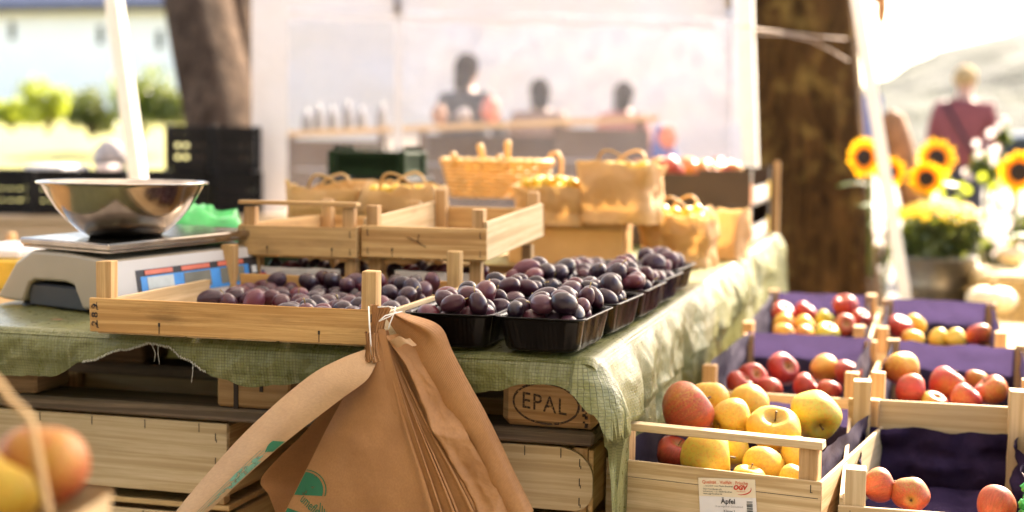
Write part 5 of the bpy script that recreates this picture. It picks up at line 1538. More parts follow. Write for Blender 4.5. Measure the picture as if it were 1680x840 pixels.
# ================================================================== trees
def trunk_mesh(base, top, r0, r1, seed, flare=1.3, n=48, m=60, amp=.07):
    base, top = Vector(base), Vector(top); pts = []; uvs = []
    for i in range(m+1):
        q = i/m; c = base.lerp(top, q)+Vector((.03*sin(q*5+seed), .02*sin(q*4), 0)); r = lerp(r0, r1, q)*(1+(flare-1)*math.exp(-q*14)); row = []
        for j in range(n+1):
            a = 2*pi*(j % n)/n
            k = 1+amp*nz(cos(a)*1.6+seed, sin(a)*1.6, q*6)+.035*nz(cos(a)*6+seed, sin(a)*6, q*9)+.022*nz(cos(a)*14, sin(a)*14+seed, q*16)
            row.append(c+Vector((cos(a)*r*k, sin(a)*r*k, 0)))
        pts.append(row)
    return pts
def tree(label, base, top, r0, r1, mat, seed, crown=None, group='old trees beside the market stalls', second=None, amp=.07):
    t = thing('tree', label, 'tree', base, 0, group)
    mb = MB(); mb.grid(trunk_mesh(base, top, r0, r1, seed, amp=amp))
    if second: mb.grid(trunk_mesh(second[0], second[1], second[2], second[3], seed+3, amp=amp))
    rs = random.Random(seed); T = Vector(top)
    ends = []
    for k in range(7):
        a = 2*pi*k/7+rs.uniform(-.3, .3); L = rs.uniform(1.2, 2.4); e = T+Vector((cos(a)*L, sin(a)*L, rs.uniform(.6, 2.0)))
        mb.tube([T+Vector((0, 0, -.2)), T.lerp(e, .5)+Vector((0, 0, .25)), e], [r1*.5, r1*.3, r1*.12], 8); ends.append(e)
    wbuild(mb, 'trunk', M[mat], t)
    if crown:
        mb = MB()
        for e in ends: leaves(mb, e, 1.0, 1.0, .8, crown, .16, rs, .3, clump=9)
        wbuild(mb, 'crown', M['leaf'], t)
    return t
a = W(1350, 460, 6.75); b_ = W(1296, -40, 6.95); bt = b_+(b_-a)*3.0
tr1 = tree('thick mossy dark tree trunk behind the right end of the stall', (a.x+.02, a.y, 0), (bt.x, bt.y, 8.5), .285, .24, 'bark', 5, 700)
a = W(362, 205, 9.2); b_ = W(322, 0, 9.6); k = (0-a.z)/(b_.z-a.z); g = a+(b_-a)*k; tp = a+(b_-a)*((8.5-a.z)/(b_.z-a.z))
a2 = W(402, 205, 9.7); b2 = W(376, 0, 10.0); k2 = (0-a2.z)/(b2.z-a2.z); g2 = a2+(b2-a2)*k2; tp2 = a2+(b2-a2)*((8.5-a2.z)/(b2.z-a2.z))
tree('leaning grey double tree trunk at the left, behind the black crates', g, tp, .235, .225, 'bark_grey', 8, 500, second=(g2, tp2, .19, .17))
# twine round the dark trunk and to the pole
tc = W(1318, 75, 6.8); mb = MB()
rt = .305; ring = []
for i in range(33):
    an = radians(lerp(150, 390, i/32)); ring.append(Vector((tc.x+rt*cos(an), tc.y+rt*sin(an), tc.z+.02+.0*i)))
mb.tube([W(1208, 45, 5.2), W(1226, 44, 5.16), W(1244, 48, 5.4), W(1290, 54, 6.45), W(1340, 60, 6.48), W(1388, 64, 6.60)], .0045, 6)
mb.tube([W(1240, 56, 5.4), W(1290, 57, 6.44), W(1330, 66, 6.46), W(1362, 82, 6.50), W(1392, 100, 6.62)], .004, 6)
own(mb, 'rope', M['twine'], 'pale twine slung from the white tent pole round the dark tree trunk', 'rope')

# ================================================================== tent poles, canopy, tent wall
def pole(label, a, b, w, name='tent_pole'):
    """square tube from ground to eave through two surveyed points, with foot plate and corner bracket"""
    a, b = Vector(a), Vector(b); k = (b-a)/(b.z-a.z); lo = a+k*(0-a.z); hi = a+k*(2.42-a.z)
    t = thing(name, label, 'tent pole', lo, 0, 'white tent poles')
    mb = MB(); dirv = (hi-lo).normalized(); q = Vector((0, 0, 1)).rotation_difference(dirv).to_matrix().to_4x4(); L = (hi-lo).length
    mb.box(-w/2, w/2, -w/2, w/2, .006, L*.2, b=.004, xf=q); mb.build('lower_tube', M['white_pole'], t)
    mb = MB(); mb.box(-w*.46, w*.46, -w*.46, w*.46, L*.201, L, b=.004, xf=q); mb.build('upper_tube', M['white_pole'], t)
    mb = MB(); mb.box(-w*1.3, w*1.3, -w*1.3, w*1.3, .001, .006, b=.001); mb.build('foot_plate', M['white_pole'], t)
    mb = MB(); mb.box(-w*.7, w*.7, -w*.7, w*.7, L*.17, L*.17+.05, b=.004, xf=q); mb.build('locking_collar', M['white_pole'], t)
    return t
pole('left white tent pole, slanting behind the steel bowl', W(229, 310, 4.6), W(187, 0, 4.62), .050)
pole('upright white tent pole in front of the dark tree trunk', W(1231, 262, 5.38), W(1223, 0, 5.42), .062)
pole('leaning white tent pole between the dark tree and the flower bucket', W(1484, 480, 5.5), W(1406, 0, 5.55), .050)
def gazebo():
    t = thing('canopy', 'white fabric market canopy roof over the stall', 'canopy', (-1.6, 3.0, 2.42), 0)
    x0, x1, y0, y1, ze, zr = CANOPY
    c = Vector(((x0+x1)/2, (y0+y1)/2, zr)); mb = MB()
    cs = [Vector((x0, y0, ze)), Vector((x1, y0, ze)), Vector((x1, y1, ze)), Vector((x0, y1, ze))]
    for k in range(4):
        a, b = cs[k], cs[(k+1) % 4]
        mb.grid([[a.lerp(b, i/10).lerp(c, j/8)+Vector((0, 0, -.05*sin(pi*j/8)*sin(pi*i/10))) for i in range(11)] for j in range(9)])
    wbuild(mb, 'roof_fabric', M['canopy'], t)
    mb = MB()
    for k in range(4):
        a, b = cs[k], cs[(k+1) % 4]
        mb.grid([[a.lerp(b, i/24)+Vector((0, 0, -.22*j/2-(.03*abs(sin(i*pi/2)) if j == 2 else 0))) for i in range(25)] for j in range(3)])
    wbuild(mb, 'valance', M['canopy'], t)
CANOPY = (-3.3, .42, -.6, 4.95, 2.42, 3.2)  # unseen roof above the poles; extents shaped to place shade on the stall
gazebo()
def tent_wall():
    # neighbouring stall: white tarpaulin wall with a big milky window
    A = W(413, 330, 6.6); B = W(1204, 250, 6.9)
    ux = Vector((B.x-A.x, B.y-A.y, 0)); L = ux.length; ux.normalize(); n_ = Vector((ux.y, -ux.x, 0))
    t = thing('tent_wall', 'white tarpaulin side wall of the next tent with a large milky plastic window', 'tent wall', (A.x, A.y, 0))
    def pt(s, z): return Vector((A.x, A.y, 0))+ux*s+Vector((0, 0, z))+n_*(.05*nz(s*1.2, z*.8)+.022*nz(s*4, z*2, 3)+.009*nz(s*11, z*5, 6))
    top = 2.6; wl = .165; wt = 1.68
    def panel(s0, s1, z0, z1, nx, nz_, skew=0):
        return [[pt(lerp(s0, s1, i/nx)-(skew*(lerp(z0, z1, j/nz_)-.9) if i == nx else 0), lerp(z0, z1, j/nz_)) for i in range(nx+1)] for j in range(nz_+1)]
    mb = MB(); mb.grid(panel(0, wl, .02, top, 4, 60)); mb.grid(panel(wl, L, wt, top, 70, 20, .10)); mb.grid(panel(wl, L, .02, .58, 70, 12, .10)); wbuild(mb, 'tarpaulin', M['sheet'], t)
    mb = MB(); mb.grid(panel(wl, L, .58, wt, 90, 50, .10)); wbuild(mb, 'plastic_window', M['sheet_clear'], t)
    mb = MB()
    mb.tube([pt(0, top-.01), pt(L*.5, top+.0), pt(L, top-.01)], .02, 8); wbuild(mb, 'top_tube', M['white_pole'], t)
    mb = MB(); mb.tube([pt(L*.29, 1.74)+n_*.02, pt(L*.29, 1.665)+n_*.022], .018, 8); wbuild(mb, 'window_strap', M['sack'], t)
    for s_ in (L*.285,):
        mb = MB(); mb.grid([[pt(s_+k*.035, .6+1.9*j/30)+n_*.004 for k in range(2)] for j in range(31)]); wbuild(mb, 'seam_tape', M['sheet'], t)
    mb = MB(); mb.grid([[pt(lerp(wl, L-.12, i/70), 1.62+.045*k+.006*sin(i*.5))+n_*.005 for i in range(71)] for k in range(2)]); wbuild(mb, 'seam_tape', M['sheet'], t)
tent_wall()

# far wall of the same tent, behind the people
A = W(452, 330, 15.5); B = W(1230, 250, 15.5); mb = MB()
mb.grid([[A.lerp(B, i/40)*1.0+Vector((0, .08*nz(i*.3, j*.4), 0)) if False else Vector((lerp(A.x, B.x, i/40), lerp(A.y, B.y, i/40)+.08*nz(i*.3, j*.4), lerp(.02, 2.9, j/20))) for i in range(41)] for j in range(21)])
own(mb, 'tent_wall', M['sheet'], 'plain white tarpaulin wall far behind the people in the next tent', 'tent wall')

# ================================================================== counter behind the tent wall
def counter():
    a = W(474, 215, 8.2); b_ = W(1066, 190, 8.2); y0 = (a.y+b_.y)/2
    ux = Vector((b_.x-a.x, b_.y-a.y, 0)); L = ux.length; ux.normalize(); ang = atan2(ux.y, ux.x)
    t = thing('market_counter', 'dark timber counter with a pale plank top, seen through the plastic window', 'counter', (a.x, a.y, 0), ang)
    za, zb = a.z, b_.z
    mb = MB(); xf = Matrix.Translation((0, 0, za)) @ Matrix.Rotation(-atan2(zb-za, L), 4, 'Y')
    mb.box(-.03, L+.05, -.06, .42, -.03, .0, b=.004, xf=xf); mb.build('counter_top', M['poplar_warm'], t)
    def pan(s0, s1, mat, nm='panel', y=0):
        mb = MB(); k = max(2, int((s1-s0)/.16)); z1 = lerp(za, zb, s0/L)-.045
        for i in range(6):
            z = lerp(.05, z1, i/6); mb.box(s0, s1, y, y+.02, z, lerp(.05, z1, (i+1)/6)-.006, b=.003)
        mb.build(nm, M[mat], t)
    pan(0, .52, 'counter'); pan(.54, .76, 'render_white', y=.05); pan(.78, 1.54, 'counter', y=.25); pan(1.56, L, 'counter')
    for x in (.01, .53, .77, 1.55, L-.05):
        mb = MB(); mb.box(x-.02, x+.02, .022, .06, .01, lerp(za, zb, max(0, x)/L)-.034, b=.003, axis=2); mb.build('leg', M['counter'], t)
    return t, a, ux, L, za, zb
ct, ca_, cux, cL, cza, czb = counter()
# things on and by the counter
def on_counter(s, dy=.15):
    p = ca_+cux*s+Vector((-cux.y, cux.x, 0))*dy; p.z = lerp(cza, czb, s/cL)+.001; return p
for k, (s, h) in enumerate(((.08, .12), (.15, .15), (.23, .13), (.32, .16), (.40, .12), (.52, .14))):
    mb = MB(); mb.lathe([(.001, 0), (.028, .001), (.030, .01), (.030, h*.62), (.014, h*.78), (.012, h), (.001, h+.001)], 16)
    o = mb.build('bottle', M['bottle_glass'], None, on_counter(s)); tag(o, 'pale blurred bottle in the row on the left end of the counter', 'bottle', 'bottles on the counter behind the window')
for (s, m, w, h, lab) in ((.86, 'shirt_brown', .09, .12, 'brown parcel left of the darkly dressed person, on the counter'), (1.00, 'sack', .10, .09, 'grey parcel in the middle, before the darkly dressed person'), (1.16, 'shirt_red', .11, .15, 'coral pink parcel right before the darkly dressed person')):
    p = on_counter(s, .1); mb = MB(); mb.grid(blob((p.x, p.y, p.z+h/2), w/2, .05, h/2, s*9, .18)); own(mb, 'parcel', M[m], lab, 'parcel')
p = W(1045, 272, 7.9); mb = MB(); mb.box(p.x-.11, p.x-.055, p.y-.01, p.y, p.z, p.z+.03, b=.002); mb.box(p.x-.055, p.x, p.y-.012, p.y, p.z, p.z+.03, b=.002, m=1); mb.box(p.x, p.x+.05, p.y-.01, p.y, p.z, p.z+.03, b=.002)
mb.v = [(x-.18, y, z-.02) for x, y, z in mb.v]
own(mb, 'sign', [M['card_white'], M['ink_red']], 'small red and white plate on the dark right end of the counter', 'sign')
p = W(1088, 235, 8.1); mb = MB(); mb.grid(blob((p.x, p.y, p.z-.05), .07, .06, .15, 4, .3)); own(mb, 'carrier_bag', M['ink_blue'], 'blue and red bag hanging at the right end of the counter', 'bag')
p = W(1095, 225, 8.05); mb = MB(); mb.grid(blob((p.x, p.y, p.z), .05, .05, .07, 8, .3)); own(mb, 'carrier_bag', M['ink_orange'], 'small orange red bag on top of the blue one by the counter', 'bag')

# ================================================================== people
def skin_mesh(name, verts, edges, mat, parent, root=0, sub=2):
    me = bpy.data.meshes.new(name); me.from_pydata([v[0] for v in verts], edges, [])
    o = link_mesh(name, me, parent); me.materials.append(mat)
    import bmesh
    bm = bmesh.new(); bm.from_mesh(me); ly = bm.verts.layers.skin.verify()
    for v, (c, r) in zip(bm.verts, verts):
        v[ly].radius = (r, r) if not hasattr(r, '__len__') else r; v[ly].use_root = False
    bm.verts.ensure_lookup_table(); bm.verts[root][ly].use_root = True
    bm.to_mesh(me); bm.free()
    m1 = o.modifiers.new('skin', 'SKIN'); m1.use_smooth_shade = True
    m2 = o.modifiers.new('sub', 'SUBSURF'); m2.levels = sub; m2.render_levels = sub
    return o
def person(label, loc, rotz, H, jacket, trousers, hair, pose='stand', strap=False, longhair=False, group='people at the market'):
    """faces local -y; one body mesh, clothing and hair as children"""
    t = thing('person', label, 'person', loc, rotz, group)
    k = H/1.72
    def S_(p): return Vector(p)*k
    lean = .0
    arm = {'stand': (((.20, 0, 1.38), (.245, .01, 1.12), (.225, -.10, .90), (.22, -.13, .82)), ((-.20, 0, 1.38), (-.25, .01, 1.12), (-.23, -.10, .90), (-.225, -.13, .82))),
           'reach': (((.20, 0, 1.38), (.27, -.06, 1.14), (.16, -.27, 1.06), (.10, -.36, 1.07)), ((-.20, 0, 1.38), (-.27, -.06, 1.14), (-.18, -.27, 1.04), (-.13, -.36, 1.05)))}[pose]
    V = [((0, .0, .98), (.155, .11)), ((0, .01, 1.15), (.140, .10)), ((0, .015, 1.32), (.165, .11)), ((0, .02, 1.44), (.085, .075)), ((0, .0, 1.50), .055), ((0, -.015, 1.57), (.072, .082)), ((0, -.015, 1.65), (.074, .088)), ((0, -.005, 1.70), (.045, .055))]
    E = [(0, 1), (1, 2), (2, 3), (3, 4), (4, 5), (5, 6), (6, 7)]
    def chain(start, pts, rad):
        prev = start
        for p, r in zip(pts, rad): V.append((p, r)); E.append((prev, len(V)-1)); prev = len(V)-1
    for a in arm: chain(2, a, (.068, .050, .038, .030))
    for sx in (-1, 1): chain(0, ((sx*.095, 0, .88), (sx*.105, -.01, .50), (sx*.11, .02, .10), (sx*.115, -.02, .045), (sx*.12, -.14, .035)), (.085, .062, .045, .040, .030))
    Vn = V+[((0, -.108, 1.575), .014)]; En = E+[(5, len(Vn)-1)]
    body = skin_mesh('body', [(tuple(S_(p)), (r*k if not hasattr(r, '__len__') else tuple(x*k for x in r))) for p, r in Vn], En, M['skin'], t)
    # jacket
    JV = [((0, 0, .86), (.195, .145)), ((0, .01, 1.05), (.185, .135)), ((0, .015, 1.30), (.195, .135)), ((0, .02, 1.42), (.115, .095)), ((0, .012, 1.475), (.070, .066))]
    JE = [(0, 1), (1, 2), (2, 3), (3, 4)]
    for a in arm:
        prev = 2
        for p, r in zip(a[:3], (.086, .068, .054)): JV.append((p, r)); JE.append((prev, len(JV)-1)); prev = len(JV)-1
    skin_mesh('jacket', [(tuple(S_(p)), (r*k if not hasattr(r, '__len__') else tuple(x*k for x in r))) for p, r in JV], JE, M[jacket], t)
    TV = [((0, 0, .97), (.165, .12)), ((0, 0, .90), (.165, .12))]; TE = [(0, 1)]
    for sx in (-1, 1):
        prev = 1
        for p, r in (((sx*.098, 0, .80), .098), ((sx*.105, -.01, .50), .076), ((sx*.11, .02, .12), .062)): TV.append((p, r)); TE.append((prev, len(TV)-1)); prev = len(TV)-1
    skin_mesh('trousers', [(tuple(S_(p)), (r*k if not hasattr(r, '__len__') else tuple(x*k for x in r))) for p, r in TV], TE, M[trousers], t)
    for sx in (-1, 1):
        mb = MB(); mb.grid(blob(S_((sx*.118, -.055, .045)), .052*k, .125*k, .045*k, 1, .08)); mb.build('shoe', M['shoe'], t)
    # hair: cap over the skull, open at the face
    mb = MB(); pts = []
    for i in range(13):
        th = lerp(0, 2.0 if not longhair else 2.35, i/12); row = []
        for j in range(33):
            ph = 2*pi*j/32; d = Vector((sin(th)*cos(ph), sin(th)*sin(ph), cos(th)))
            lim = 1.15 if d.y < -.25 else th
            th2 = min(th, lim); d = Vector((sin(th2)*cos(ph), sin(th2)*sin(ph), cos(th2)))
            rr = 1+.10*nz(d.x*5, d.y*5, d.z*5+H*10)
            row.append(S_(Vector((0, -.005, 1.625))+Vector((d.x*.096*rr, d.y*.112*rr, d.z*.118*rr))))
        pts.append(row)
    mb.grid(pts)
    if longhair: mb.grid(blob(S_((0, .050, 1.535)), .078*k, .055*k, .115*k, H*7, .25))
    mb.build('hair', M[hair], t)
    for sx in (-1, 1):
        mb = MB(); mb.lathe([(.0005, -.010), (.007, -.007), (.010, 0), (.007, .007), (.0005, .010)], 12); mb.v = [tuple(S_(Vector((sx*.032, -.094, 1.605)))+Vector(v)) for v in mb.v]; mb.build('eye', M['ink_black'], t)
    if strap:
        mb = MB(); loop = [(.13, .10, 1.43), (.05, .157, 1.30), (-.06, .163, 1.12), (-.17, .125, .96), (-.205, .0, .92), (-.14, -.145, 1.0), (.02, -.155, 1.22), (.13, -.09, 1.42), (.145, .02, 1.455), (.13, .10, 1.43)]
        path = [S_(catmull(loop, i/40)) for i in range(41)]
        mb.tube(path, .019*k, 8, flat=.35); mb.build('bag_strap', M['strap'], t)
    return t
hd = W(1584, 118, 12.2)
person('fair haired person seen from behind in a dusty red jacket with a black strap', (hd.x, hd.y, 0), radians(180-15), 1.78, 'jacket_red', 'trousers', 'hair_blond', strap=True)
h3 = W(766, 92, 11.4)
person('darkly dressed person standing behind the counter, seen through the plastic window', (h3.x, h3.y, 0), radians(160), 1.77, 'jacket_dark', 'trousers', 'hair_dark', 'reach', longhair=True)
h4 = W(886, 122, 12.2)
person('person in a brown top further back, seen through the plastic window', (h4.x, h4.y, 0), radians(195), 1.62, 'shirt_brown', 'trousers', 'hair_dark', 'reach', longhair=True)
h5 = W(1024, 122, 12.8)
person('person with dark hair and a coral top on the right, seen through the plastic window', (h5.x, h5.y, 0), radians(170), 1.63, 'shirt_red', 'trousers', 'hair_dark', 'stand', longhair=True)

# ================================================================== left: trestle table with black crates
def trestle():
    a = W(-60, 352, 6.2); b_ = W(500, 330, 6.6)
    t = thing('trestle_table', 'long pale board table with stacked black crates on it, behind the scale', 'table', ((a.x+b_.x)/2, (a.y+b_.y)/2, 0))
    ux = Vector((b_.x-a.x, b_.y-a.y, 0)); L = ux.length; ang = atan2(ux.y, ux.x); xf = Matrix.Translation((a.x, a.y, 0)) @ Matrix.Rotation(ang, 4, 'Z')
    zt = .725
    for k in range(4):
        mb = MB(); mb.box(-.3, L+.2, -.12+.19*k, .065+.19*k, zt-.03, zt, b=.004, xf=xf); wbuild(mb, 'table_board', M['table_board'], t)
    mb = MB(); mb.box(-.3, L+.2, -.10, -.08, zt-.26, zt-.032, b=.004, xf=xf); wbuild(mb, 'apron_board', M['table_board'], t)
    for s in (-.1, L*.45, L):
        for y in (-.06, .58):
            mb = MB(); mb.box(s-.03, s+.03, y-.018, y+.03, .003, zt-.032, b=.004, xf=xf, axis=2); wbuild(mb, 'leg', M['table_board'], t)
    return t, xf, zt, L
tt, txf, tzt, tL = trestle()
tang = atan2(txf[1][0], txf[0][0])
def on_table(px, d, z=0):
    p = W(px, 330, d); p.z = tzt+.001+z; return p
spots = [(18, 6.35, 0, 'black plastic crate at the far left end of the board table'), (92, 6.36, 0, 'black plastic crate second from the left on the board table'), (165, 6.4, 0, 'black plastic crate on the board table behind the steel bowl, third from the left'),
         (240, 6.45, 0, 'black plastic crate next to the slanting tent pole, on the board table'), (312, 6.6, 0, 'black plastic crate at the bottom of the tall stack, left one'), (385, 6.62, 0, 'black plastic crate at the bottom of the tall stack by the white tent wall'),
         (312, 6.6, .20, 'black plastic crate on top of the tall stack, left one'), (385, 6.62, .20, 'black plastic crate on top of the tall stack by the white tent wall')]
for (px, d, z, lab) in spots:
    p = on_table(px, d, z); plastic_crate(lab, p, tang+radians(random.uniform(-3, 3)), .195, .36, .182 if not z else .185, group='black plastic crates on the board table')
p = on_table(182, 6.42, .196); mb = MB(); mb.grid(blob((p.x, p.y, p.z+.055), .075, .07, .075, 6, .25)); own(mb, 'sack', M['sack'], 'rounded grey sack lying on the black crates left of the slanting pole', 'sack')
p = on_table(192, 6.38, .196); mb = MB(); mb.box(p.x-.02, p.x+.05, p.y-.15, p.y-.05, p.z, p.z+.025, b=.004); own(mb, 'paper_packet', M['pale_petal'], 'pale pink packet beside the grey sack on the crates', 'packet')
p = on_table(95, 6.3, .196); mb = MB(); mb.box(p.x-.09, p.x+.10, p.y-.12, p.y+.1, p.z, p.z+.02, b=.004); own(mb, 'paper_sheet', M['paper_white'], 'white sheet of paper lying on the black crates at the left', 'paper')
# pale crates in front of that table, behind the scale
for (px, d, w, z, lab) in ((20, 4.2, .34, .60, 'pale blurred wooden crate at the far left behind the scale'), (150, 4.6, .42, .56, 'pale blurred wooden crate behind the steel bowl')):
    p = W(px, 400, d); p.z = z
    crate(lab, p, radians(-8), w, .36, .16, (.004, .13), (.006, .13), group='blurred crates behind the scale', mp='post')
    mb = MB(); mb.box(p.x-w/2+.02, p.x+w/2-.02, p.y-.15, p.y+.15, .003, z-.002, b=.003, axis=0); own(mb, 'wooden_support', M['pallet'], 'dark support under the '+lab, 'support')
p = W(6, 445, 2.95); mb = MB(); mb.box(p.x-.12, p.x+.07, p.y-.05, p.y+.2, TZ-.012, TZ+.055, b=.006); mb.box(p.x-.11, p.x+.06, p.y-.04, p.y+.19, TZ+.0555, TZ+.075, b=.006, m=1)
own(mb, 'fruit_box', [M['card_yellow'], M['paper_white']], 'yellow and white box at the left edge behind the scale', 'box')

# ================================================================== right: flowers, pumpkins, straw
def sunflower(label, c, face, r, stem_to, seed, leaf=True):
    """head centre c, looking along face"""
    t = thing('sunflower', label, 'sunflower', stem_to, 0, 'sunflowers by the leaning pole')
    rs = random.Random(seed); c = Vector(c); f = Vector(face).normalized(); q = Vector((0, 0, 1)).rotation_difference(f).to_matrix()
    mb = MB()
    for ringi, (n, L, w, tilt) in enumerate(((19, 1.0, .17, .10), (17, .86, .15, .28))):
        for k in range(n):
            a = 2*pi*k/n+rs.uniform(-.1, .1); Lr = L*rs.uniform(.9, 1.08); u = Vector((cos(a), sin(a), 0)); v = Vector((-sin(a), cos(a), 0)); pts = []
            for i in range(6):
                s = i/5; ww = w*max(0, sin(pi*min(1, .12+s*.88)))**.7*(1-s*.15); rr = lerp(.36, Lr, s); z = tilt*s*(1.2-s)+rs.uniform(-.01, .01)
                pts.append([c+q @ ((u*rr+v*ww*x)*r+Vector((0, 0, (z-.05*abs(x))*r))) for x in (-1, 0, 1)])
            mb.grid(pts)
    wbuild(mb, 'petals', M['petal'], t)
    mb = MB(); mb.lathe([(.44, -.03), (.45, .05), (.38, .12), (.25, .14), (.10, .11), (.001, .10)], 28); mb.v = [tuple(c+q @ (Vector(v)*r)) for v in mb.v]; wbuild(mb, 'disc', M['disc'], t)
    mb = MB(); b = c-f*r*.06; s0 = Vector(stem_to); mb.tube([s0, s0.lerp(b, .55)-f*.03+Vector((0, 0, .02)), b-f*.05, b], [.011, .010, .011, .018], 8); mb.lathe([(.001, -.10), (.30, -.08), (.46, -.02)], 20, c=(0, 0, 0)); k = 4*20
    nv = len(mb.v); mb.v = [tuple(c+q @ (Vector(v)*r)) if i >= nv-60 else v for i, v in enumerate(mb.v)]
    wbuild(mb, 'stem', M['leaf'], t)
    if leaf:
        for k in range(3):
            mb = MB(); p = s0.lerp(b, .45+.17*k); a = rs.uniform(0, 6.3); u = Vector((cos(a), sin(a), .15)); v = Vector((-sin(a), cos(a), 0))
            mb.grid([[p+u*(.13*i/6)+v*(.055*sin(pi*min(1, .15+.85*i/6))*x)+Vector((0, 0, -.03*(i/6)**2-.012*abs(x))) for x in (-1, 0, 1)] for i in range(7)])
            wbuild(mb, 'leaf', M['leaf'], t)
cam_dir = lambda c: (CAM-Vector(c)).normalized()
SF = [(1537, 259, 6.3, 34, 'sunflower with a dark disc facing the camera, left of the red jacket'), (1520, 293, 6.1, 31, 'lower sunflower just under the one beside the red jacket'), (1418, 258, 6.0, 33, 'sunflower cut by the dark tree trunk'),
      (1460, 282, 6.35, 27, 'sunflower right behind the leaning white pole'), (1672, 282, 5.8, 37, 'sunflower cut by the right edge of the picture')]
vase = W(1500, 470, 6.3)
for k, (px, py, d, rp, lab) in enumerate(SF):
    c = W(px, py, d); f = cam_dir(c)+Vector((random.uniform(-.6, .6), 0, random.uniform(-.3, .5)))
    sunflower(lab, c, f, rp*d/FPX, (c.x+random.uniform(-.05, .05), c.y+.05, .52), k)
def vase_pot(label, x, y, z0, r, h, mat, name='flower_bucket'):
    t = thing(name, label, 'bucket', (x, y, z0), 0, 'flower buckets')
    mb = MB(); prof = [(.001, .002), (r*.74, .0), (r*.76, .004), (r*.86, h*.5), (r*.875, h*.515), (r*.87, h*.53), (r*.985, h*.97), (r*1.02, h*.985), (r*1.02, h), (r*.97, h*.99), (r*.74, .012), (.001, .012)]
    mb.lathe(prof, 48); mb.build('pail', M[mat], t); return t
bk_ = W(1536, 500, 5.7)
bkt = vase_pot('grey zinc bucket planted with yellow chrysanthemums', bk_.x, bk_.y, .400, .150, .235, 'zinc')
mb = MB(); mb.tube([(-.15, 0, .215), (-.165, -.06, .10), (-.10, -.155, .04), (.10, -.155, .04), (.165, -.06, .10), (.15, 0, .215)], .004, 6); mb.build('handle', M['zinc'], bkt)
def mums():
    t = thing('chrysanthemum', 'dense dome of yellow chrysanthemums over dark green leaves in the zinc bucket', 'flowers', (bk_.x, bk_.y, .63)); rs = random.Random(3)
    mb = MB(); leaves(mb, (bk_.x, bk_.y, .720), .175, .165, .12, 2600, .045, rs, .2, clump=26); wbuild(mb, 'foliage', M['leaf_dark'], t)
    mb = MB()
    for k in range(520):
        a = rs.uniform(0, 2*pi); u = rs.random()**.5; r = .185*u
        p = Vector((bk_.x+r*cos(a), bk_.y+r*sin(a)*.95, .810+.045*(1-u*u)-.022*u*rs.random()+rs.uniform(-.012, .012)))
        n_ = Vector((r*cos(a)*3, r*sin(a)*3-.2, .6)).normalized(); q = Vector((0, 0, 1)).rotation_difference(n_).to_matrix(); s_ = rs.uniform(.010, .016)
        vs = [p+q @ Vector((0, 0, .25*s_))]+[p+q @ Vector((cos(2*pi*i/10)*s_*(1 if i % 2 else .6), sin(2*pi*i/10)*s_*(1 if i % 2 else .6), 0)) for i in range(10)]
        mb.add(vs, [(0, i+1, (i+1) % 10+1) for i in range(10)], None, 0, False)
    wbuild(mb, 'blossoms', M['mum'], t)
mums()
def bale(label, x0, x1, y0, y1, z0, z1):
    rs = random.Random(int(x0*100)); mb = MB(); mb.box(x0, x1, y0, y1, z0, z1, b=.02)
    for k in range(1800):
        f = rs.randrange(3); p = Vector((rs.uniform(x0, x1), rs.uniform(y0, y1), rs.uniform(z0, z1)))
        if f == 0: p.z = z1
        elif f == 1: p.y = y0
        else: p.x = x0
        d = Vector((rs.gauss(0, 1), rs.gauss(0, .6), rs.gauss(0, .5)))*.035
        n_ = Vector((0, 0, .004)) if f == 0 else Vector((0, -.004, 0)) if f == 1 else Vector((-.004, 0, 0))
        w_ = Vector((0, 0, .0016)) if f else Vector((0, .0016, 0))
        a, b = p-d/2+n_*rs.random(), p+d/2+n_*rs.random()*2
        mb.add([a-w_, b-w_, b+w_, a+w_], [(0, 1, 2, 3)], None, 0, False)
    return own(mb, 'straw_bale', M['straw'], label, 'straw bale', 'straw bales')
h_ = W(1640, 512, 4.9)
bale('straw bale with its top in the sun, right of the last apple crate', .285, 1.15, 4.35, 5.05, .02, .48)
bale('straw bale behind the white pumpkin', .30, 1.2, 5.55, 6.0, .02, .60)
bale('straw bale carrying the zinc bucket', -.12, .28, 5.35, 6.1, .02, .397)
def pumpkin(label, c, r, sq, seed):
    t = thing('pumpkin', label, 'pumpkin', c, 0, 'pale pumpkins on the straw'); mb = MB()
    prof = [(max(.0005, sin(pi*i/20)), -cos(pi*i/20)*(1-.25*abs(cos(pi*i/20))**6)) for i in range(21)]
    mb.lathe([(a*r, (b+.9)*r*sq) for a, b in prof], 80, fn=lambda p, a, i: Vector((p.x*(1+.07*abs(cos(5*a+seed))-.03), p.y*(1+.07*abs(cos(5*a+seed))-.03), p.z))); mb.build('rind', M['pumpkin'], t)
    mb = MB(); mb.tube([(0, 0, r*sq*1.6), (.005, 0, r*sq*1.9), (.02, .01, r*sq*2.3)], [.014, .009, .012], 8); mb.build('stalk', M['straw'], t)
pp = W(1626, 508, 5.05); pumpkin('cream white ribbed pumpkin on the straw behind the last apple crate', (pp.x, pp.y, .482), .085, .66, 0)
pp = W(1662, 432, 5.8); pumpkin('small orange tinted pumpkin on the rear straw bale', (pp.x, pp.y, .602), .06, .7, 1)
